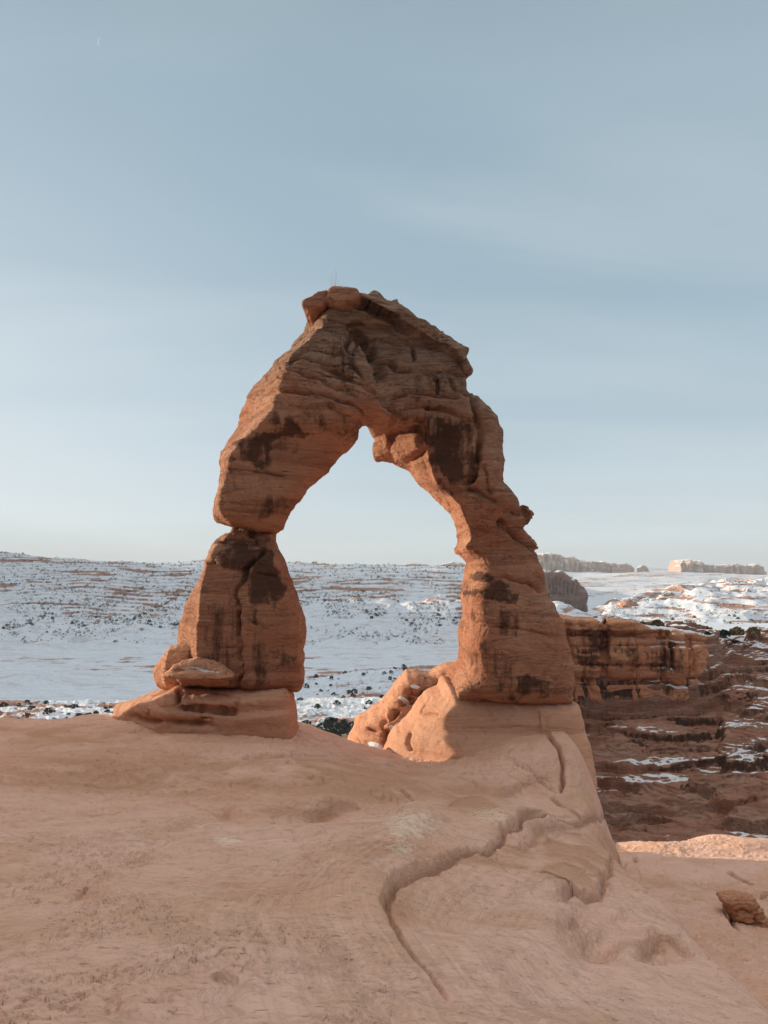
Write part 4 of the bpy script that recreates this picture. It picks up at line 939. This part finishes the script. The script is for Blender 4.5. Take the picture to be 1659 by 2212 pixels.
butte('towered_butte', [(1440,1262),(1451,1246),(1456,1236),(1457,1226),(1463,1213),(1472,1209),(1485,1210),(1497,1219),(1503,1219),(1506,1210),(1511,1218),(1522,1221),(1545,1224),(1570,1220),(1585,1217),(1600,1222),(1625,1218),(1634,1226),(1637,1238),(1650,1262)], 5200, 120, 4., 3.5, 4.,
      'distant flat butte with a pinnacle on its left shoulder, on the right skyline', front=fins(5200, 120, 7., 42))
butte('far_ridge', [(1140,1260),(1150,1200),(1162,1197),(1180,1196),(1196,1199),(1214,1206),(1230,1205),(1240,1211),(1262,1213),(1290,1214),(1310,1219),(1313,1226),(1330,1232),(1345,1262)], 5000, 140, 4.5, 5., 6.,
      'long pale cliff ridge on the far skyline just right of the arch', 'ridge', front=fins(5000, 140, 6., 45))
butte('rock_spire', [(1318,1262),(1318,1222),(1322,1216),(1328,1216),(1331,1224),(1338,1218),(1348,1216),(1356,1221),(1362,1224),(1364,1230),(1370,1262)], 4900, 40, 3.5, 5., 3., 'cluster of small rock knobs at the end of the far ridge', 'rock knob')
butte('rock_spire', [(1376,1262),(1378,1226),(1383,1220),(1391,1220),(1396,1226),(1398,1233),(1402,1262)], 4900, 30, 3.5, 4., 2., 'single squat rock knob standing alone between the far ridge and the towered butte', 'rock knob')
butte('far_butte', [(850,1250),(868,1224),(880,1218),(895,1217),(905,1220),(920,1219),(930,1226),(960,1250)], 5600, 60, 4.5, 5., 4., 'low pale butte on the skyline seen through the arch opening', 'butte')
butte('domed_butte', [(925,1250),(940,1223),(955,1218),(975,1215),(995,1218),(1012,1224),(1040,1250)], 5300, 80, 5., 5., 4., 'snow dusted domed butte on the skyline touching the right leg of the arch', 'butte')
butte('castle_rock', [(660,1235),(672,1219),(674,1213),(678,1212),(680,1215),(684,1212),(687,1219),(700,1235)], 2600, 18, 1.6, 1.5, 1., 'tiny castle shaped rock on the mesa skyline between the arch legs', 'rock', ns=.1)
DK = rock_mat('dark_cliff_rock', (.27, .17, .15), (.30, .20, .17), (.18, .10, .09), scale=.08, strata=.5, bump=1.5)  # darker brown rock for the columned cliff
butte('dark_cliff', [(1120,1330),(1130,1236),(1178,1238),(1196,1239),(1204,1242),(1214,1241),(1222,1250),(1233,1254),(1240,1263),(1248,1268),(1254,1282),(1258,1300),(1262,1330)], 1200, 40, 1.7, 3.5, 1.2, 'dark columned cliff butte above the snow slope right of the arch', 'butte', k=6, ns=.09, mat=DK, snow=up_snow(.75, .9, .0, 10.),
      cracks=[([(a, 1238 + max(0, (a - 1190) * .5)), (a + 1, 1262), (a, 1288)], 1.1, 6.) for a in (1186, 1194, 1201, 1209, 1217, 1226, 1236, 1245)])
# red outcrops on the sunlit hill
OUT = [([(1418,1300),(1425,1288),(1440,1284),(1455,1282),(1470,1290),(1478,1310),(1420,1312)], 1080), ([(1470,1300),(1480,1280),(1500,1274),(1530,1272),(1560,1270),(1590,1268),(1600,1282),(1560,1296),(1500,1304)], 1180),
       ([(1335,1318),(1345,1300),(1355,1298),(1368,1304),(1372,1322)], 1000), ([(1580,1280),(1590,1262),(1605,1256),(1640,1254),(1640,1268),(1610,1280)], 1250), ([(1375,1306),(1390,1296),(1410,1292),(1420,1304),(1400,1312)], 1060)]
LB = ['broad reddish outcrop at the centre of the sunlit snow hill', 'longest reddish outcrop band high on the sunlit snow hill', 'smallest reddish outcrop at the left foot of the sunlit snow hill', 'reddish outcrop near the crest of the snow hill at the right edge', 'low reddish outcrop between the smallest and the broad one on the snow hill']
HILLR = rock_mat('hill_outcrop_rock', (.46, .24, .165), (.5, .3, .21), (.34, .16, .11), scale=.08, strata=1., bump=1.5)
for (p, Y), lb in zip(OUT, LB):
    butte('hill_outcrop', p, Y, 12, 1.5, 3.2, 1.6, lb, 'rock outcrop', k=3, ns=.12, mat=HILLR, snow=up_snow(.55, .8, .2, 8.))

# ================================================================== JUNIPERS
def jun_mesh(name, seed, n=46, m=None):
    rs = np.random.RandomState(seed); V, Q = [], []
    for i in range(n):      # leaf clumps: little crumpled quads through an uneven crown
        a = rs.rand() * 6.283; e = rs.rand() ** .6; h = rs.rand()
        rad = (.55 + .12 * math.sin(3 * a + seed)) * math.sin(math.pi * (.30 + .62 * h)) * e ** .4
        rad *= 1.2; c = np.array([rad * math.cos(a), rad * math.sin(a), .02 + .8 * h])
        s = .10 + .12 * rs.rand()
        for k in range(2):
            u = rs.randn(3); u /= np.linalg.norm(u); v = np.cross(u, rs.randn(3)); v /= np.linalg.norm(v)
            b = len(V); V += [c + s * u, c + s * v, c - s * u, c - s * v]; Q.append((b, b + 1, b + 2, b + 3))
    return np.array(V), np.array(Q)
def leaf_mat(name, ca, cb):
    m, t, bs = new_mat(name)
    co = t.new('ShaderNodeNewGeometry').outputs['Position']
    t.link(t.mix(t.rng(t.noise(co, 1.3, 3), .35, .65), ca + (1,), cb + (1,)), bs.inputs['Base Color'])
    return m
JM = leaf_mat('juniper_foliage', (.030, .040, .036), (.055, .065, .05))
BM = leaf_mat('blackbrush_foliage', (.17, .125, .075), (.26, .20, .12))
TM, t_, b_ = new_mat('juniper_bark'); b_.inputs['Base Color'].default_value = (.12, .08, .06, 1)
VAR = []
for i in range(5):
    V, Q = jun_mesh('crown', 900 + i); VAR.append((V, Q))
proto = []
def trunk_vq(): return tube_set([[(0, 0, -.25), (.03, .01, 0), (-.02, .03, .22), (.04, 0, .45), (.02, .02, .7)], [(0, 0, .05), (.14, .06, .25), (.22, .1, .45)], [(0, 0, .08), (-.15, -.05, .28), (-.2, -.12, .5)]], .06)
for i, (V, Q) in enumerate(VAR):
    me = bpy.data.meshes.new('crown'); me.from_pydata([tuple(v) for v in V], [], [tuple(q) for q in Q]); me.materials.append(JM); proto.append(me)
tv, tq = trunk_vq(); tme = bpy.data.meshes.new('trunk'); tme.from_pydata(tv, [], tq); tme.materials.append(TM)
rs = np.random.RandomState(5)
trees = []    # px, Y, z, size, zone
def scatter(n, p0, p1, y0, y1, cond=None, size=(2.2, 4.5), zone='', fn=land, power=1.):
    px = p0 + (p1 - p0) * rs.rand(n * 3); Y = np.exp(np.log(y0) + (np.log(y1) - np.log(y0)) * rs.rand(n * 3) ** power)
    z = fn(px, Y); X = (px - CX) / F * Y
    keep = np.ones(n * 3, bool) if cond is None else cond(px, Y, X)
    px, Y, z = px[keep][:n], Y[keep][:n], z[keep][:n]
    s = size[0] + (size[1] - size[0]) * rs.rand(len(px)) ** 2.2
    for a in zip(px, Y, z, s): trees.append(a + (zone,))
den = lambda px, Y, X: fbm(X / 70., Y / 110., o=3, seed=501) > .0
scatter(140, -10, 300, 250, 425, lambda px, Y, X: fbm(X / 14., Y / 30., o=2, seed=505) > -.1, (.7, 2.9), 'bench')
scatter(70, 640, 780, 305, 360, None, (1.8, 4.), 'band')
scatter(85, 630, 1000, 385, 600, None, (1.4, 3.2), 'slope')
scatter(2700, -10, 1240, 1330, 1640, lambda px, Y, X: fbm(X / 70., Y / 110., o=3, seed=501) > -.15, (1.8, 4.8), 'mesa')
scatter(500, -10, 1150, 1215, 1340, lambda px, Y, X: fbm(X / 60., Y / 80., o=3, seed=502) > .1, (1.6, 4.), 'mesa')
scatter(1000, -10, 1150, 1640, 1765, None, (2., 4.6), 'mesa')
scatter(520, 1240, 1680, 640, 1280, None, (1., 2.8), 'hill')
trees.sort(key=lambda t: -t[3] / t[1])
ZL = {'bench': 'dark juniper on the rocky snow patched bench left of the arch', 'band': 'dark juniper in the dense thicket below the arch opening', 'slope': 'small dark juniper on the snowy slope seen through the arch opening',
      'mesa': 'small dark juniper dotted on the snowy face of the distant mesa', 'hill': 'small dark shrub on the sunlit snow hill at the right'}
ZG = {'bench': 'junipers on the rocky bench', 'band': 'junipers in the thicket below the arch', 'slope': 'junipers on the snowy slope through the arch', 'mesa': 'junipers on the mesa face', 'hill': 'shrubs on the sunlit hill'}
NI = 290
for j, (px, Y, z, s, zone) in enumerate(trees[:NI]):
    nm = 'juniper' if zone != 'hill' else 'desert_shrub'
    o = bpy.data.objects.new(nm, proto[j % 5]); col.objects.link(o)
    o.location = (X_(px, Y), Y, z); o.scale = (s * (.9 + .3 * rs.rand()), s * (.9 + .3 * rs.rand()), s * (.75 + .3 * rs.rand())); o.rotation_euler = (0, 0, rs.rand() * 6.28)
    tag(o, ZL[zone], 'tree' if zone != 'hill' else 'shrub', ZG[zone])
    if Y < 450:
        tr = bpy.data.objects.new('trunk', tme); col.objects.link(tr); tr.parent = o
VV, QQ = [], []; nb = 0
for j, (px, Y, z, s, zone) in enumerate(trees[NI:]):
    V, Q = VAR[j % 5]; V = V[:120]; Q = Q[:30]
    a = rs.rand() * 6.28; c, d = math.cos(a), math.sin(a)
    P = np.stack([V[:, 0] * c - V[:, 1] * d, V[:, 0] * d + V[:, 1] * c, V[:, 2]], 1) * s * 1.05 + np.array([X_(px, Y), Y, z])
    VV.append(P); QQ.append(Q + nb); nb += len(P)
tag(mesh_obj('distant_scrub', np.concatenate(VV), np.concatenate(QQ), JM, smooth=False), 'scattered dark scrub covering the snowy mesa', None, None, 'stuff')
# bushes on the cliff rim
bme = []
for i in range(3):
    V, Q = jun_mesh('bush', 950 + i, 120)
    V[:, 2] *= 1.1; me = bpy.data.meshes.new('bush'); me.from_pydata([tuple(v) for v in V], [], [tuple(q) for q in Q]); me.materials.append(BM if i < 2 else JM); bme.append(me)
RIM = [(1420,1345,143,2.6,0,'pale round bush behind the cliff rim, the one most in the middle of the rim'),(1387,1346,142,1.5,1,'small brown bush behind the cliff rim, left of the pale round bush'),(1564,1366,150,2.3,2,'dark green bush at the right end of the red cliff rim'),
       (1590,1361,156,3.0,1,'large brown bush on the snowy ledges right of the red cliff'),(1627,1361,158,2.9,0,'brown bush on the snowy ledges nearest the right edge of the photo'),(1528,1367,146,1.2,2,'smallest dark bush on the cliff rim, left of its dark green neighbour'),(1340,1343,140,1.0,1,'tiny brown bush on the cliff rim above the deep cleft')]
for px, py, Y, s, v, lb in RIM:
    o = bpy.data.objects.new('rim_bush', bme[v]); col.objects.link(o)
    o.location = (X_(px, Y), Y, Z_(py, Y) - .6 * s * .5); s *= .66; o.scale = (s, s, s * .8); tag(o, lb, 'bush', 'bushes on the cliff rim')
# ================================================================== MOON, SKY, SUN, CAMERA
mm = bpy.data.materials.new('moonlight'); mm.use_nodes = True
t = NT(mm.node_tree); o_ = t.new('ShaderNodeOutputMaterial'); e_ = t.new('ShaderNodeEmission'); e_.inputs['Color'].default_value = (.31, .38, .42, 1); t.link(e_.outputs[0], o_.inputs[0])
MY = 36000.; R = 10 / F * MY; mc = (X_(219, MY), MY, Z_(91, MY))
V, Q = [], []
n = 24
for i in range(n + 1):
    a = math.pi * (.5 + i / n) ; z = R * math.sin(a); xo = R * math.cos(a); xi = xo * .62
    for x_, y_ in ((xo, 0), (xi, -R * .15), (xi, R * .15)): V.append((mc[0] + x_, mc[1] + y_, mc[2] + z))
for i in range(n):
    for k in range(3):
        a, b = i * 3 + k, i * 3 + (k + 1) % 3
        Q.append((a, b, b + 3, a + 3))
mn = mesh_obj('crescent_moon', V, Q, mm, origin=mc)
tag(mn, 'faint thin crescent moon high in the pale sky', 'moon')

w = bpy.data.worlds.new("World"); sc.world = w; w.use_nodes = True
t = NT(w.node_tree)
SUN_EL, SUN_AZ = math.radians(9.5), math.radians(25)     # azimuth behind the left-hand side
sd = np.array([-math.cos(SUN_AZ) * math.cos(SUN_EL), math.sin(SUN_AZ) * math.cos(SUN_EL), math.sin(SUN_EL)])
out = t.new('ShaderNodeOutputWorld'); bg = t.new('ShaderNodeBackground'); t.link(bg.outputs[0], out.inputs[0])
sky = t.new('ShaderNodeTexSky'); sky.sky_type = 'NISHITA'; sky.sun_disc = False; sky.sun_elevation = SUN_EL
sky.sun_rotation = math.atan2(sd[0], sd[1]); sky.altitude = 1500; sky.air_density = 1.; sky.dust_density = .6; sky.ozone_density = 1.5
dirv = t.new('ShaderNodeTexCoord').outputs['Generated']
sep = t.new('ShaderNodeSeparateXYZ'); t.link(dirv, sep.inputs[0])
el = sep.outputs[2]
skyc = t.mix(1., sky.outputs[0], (.105, .105, .105, 1), 'MULTIPLY')
# high thin overcast veil: smooth by elevation, long faint streaks
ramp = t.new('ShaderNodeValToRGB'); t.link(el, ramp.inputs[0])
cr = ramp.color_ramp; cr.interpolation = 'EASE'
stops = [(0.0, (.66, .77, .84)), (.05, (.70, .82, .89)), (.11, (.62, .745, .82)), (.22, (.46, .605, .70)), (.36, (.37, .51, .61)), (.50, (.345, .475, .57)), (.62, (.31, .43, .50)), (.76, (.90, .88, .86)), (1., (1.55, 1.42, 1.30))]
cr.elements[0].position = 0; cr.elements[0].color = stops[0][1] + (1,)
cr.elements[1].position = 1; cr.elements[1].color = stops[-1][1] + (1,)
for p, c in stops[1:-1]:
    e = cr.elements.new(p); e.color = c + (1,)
# cloud streaks on a plane high above
mx = t.math('MAXIMUM', el, .02)
u_ = t.math('DIVIDE', sep.outputs[0], t.math('ADD', mx, .12)); v_ = t.math('DIVIDE', sep.outputs[1], t.math('ADD', mx, .12))
cb = t.new('ShaderNodeCombineXYZ'); t.link(u_, cb.inputs[0]); t.link(v_, cb.inputs[1])
mp = t.new('ShaderNodeMapping'); mp.inputs['Rotation'].default_value = (0, 0, .30); mp.inputs['Scale'].default_value = (.35, 1.5, 1); t.link(cb.outputs[0], mp.inputs[0])
n1 = t.noise(mp.outputs[0], .8, 5, .5, .6)
n2 = t.noise(cb.outputs[0], .35, 3, .5, .3)
cl = t.math('MULTIPLY', t.rng(n1, .42, .66), .42)
c = t.mix(cl, ramp.outputs[0], (.62, .72, .77, 1))
c = t.mix(t.math('MULTIPLY', t.rng(n2, .40, .68), .30), c, (.44, .54, .60, 1))
# a little brighter towards the sun side
warm = t.rng(sep.outputs[0], .15, -.75)
c = t.mix(t.math('MULTIPLY', t.math('MULTIPLY', warm, t.rng(el, .75, .0)), .7), c, (.92, .97, 1.0, 1))
c = t.mix(.12, c, skyc)
# the sky opposite the low sun, behind the viewpoint, is duller near the horizon
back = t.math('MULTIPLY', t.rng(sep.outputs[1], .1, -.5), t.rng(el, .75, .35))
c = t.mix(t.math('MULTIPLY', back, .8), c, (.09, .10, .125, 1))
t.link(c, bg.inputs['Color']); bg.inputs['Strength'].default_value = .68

sl = bpy.data.lights.new('sun', 'SUN'); so = bpy.data.objects.new('sun', sl); col.objects.link(so)
sl.energy = 5.0; sl.angle = math.radians(.6); sl.color = (1., .81, .60)
from mathutils import Vector
so.rotation_euler = Vector(tuple(sd)).to_track_quat('Z', 'Y').to_euler(); so.location = (-40, 40, 30)

# thin air between us and the far land
hz = bpy.data.materials.new('haze_air'); hz.use_nodes = True
t = NT(hz.node_tree); o_ = t.new('ShaderNodeOutputMaterial'); v_ = t.new('ShaderNodeVolumePrincipled')
v_.inputs['Color'].default_value = (.80, .87, .95, 1); v_.inputs['Density'].default_value = HAZE_D; v_.inputs['Anisotropy'].default_value = .0
t.link(v_.outputs[0], o_.inputs['Volume'])
if HAZE_D > 0:
    X1, Ya, Yb, Za, Zb = 9000, -300, 9000, -232, 320
    V = [(x, y, z) for x in (-X1, X1) for y in (Ya, Yb) for z in (Za, Zb)]
    Q = [(0, 1, 3, 2), (4, 6, 7, 5), (0, 4, 5, 1), (2, 3, 7, 6), (0, 2, 6, 4), (1, 5, 7, 3)]
    ho = mesh_obj('haze', V, Q, hz, smooth=False); tag(ho, 'thin cold air between the arch and the far mesas', None, None, 'stuff')

cd = bpy.data.cameras.new('camera'); co_ = bpy.data.objects.new('camera', cd); col.objects.link(co_); sc.camera = co_
cd.sensor_fit = 'VERTICAL'; cd.sensor_height = 24; cd.lens = F / 2212 * 24
cd.shift_y = (HY - 1106) / 2212 ; cd.clip_end = 100000; cd.clip_start = .05
co_.location = (0, 0, 0); co_.rotation_euler = (math.radians(90), 0, 0)
sc.view_settings.view_transform = 'Standard'; sc.view_settings.look = 'None'; sc.view_settings.exposure = 0.556; sc.view_settings.gamma = 1
sc.cycles.use_denoising = True
sc.cycles.volume_bounces = 0; sc.cycles.max_bounces = 6; sc.cycles.diffuse_bounces = 3
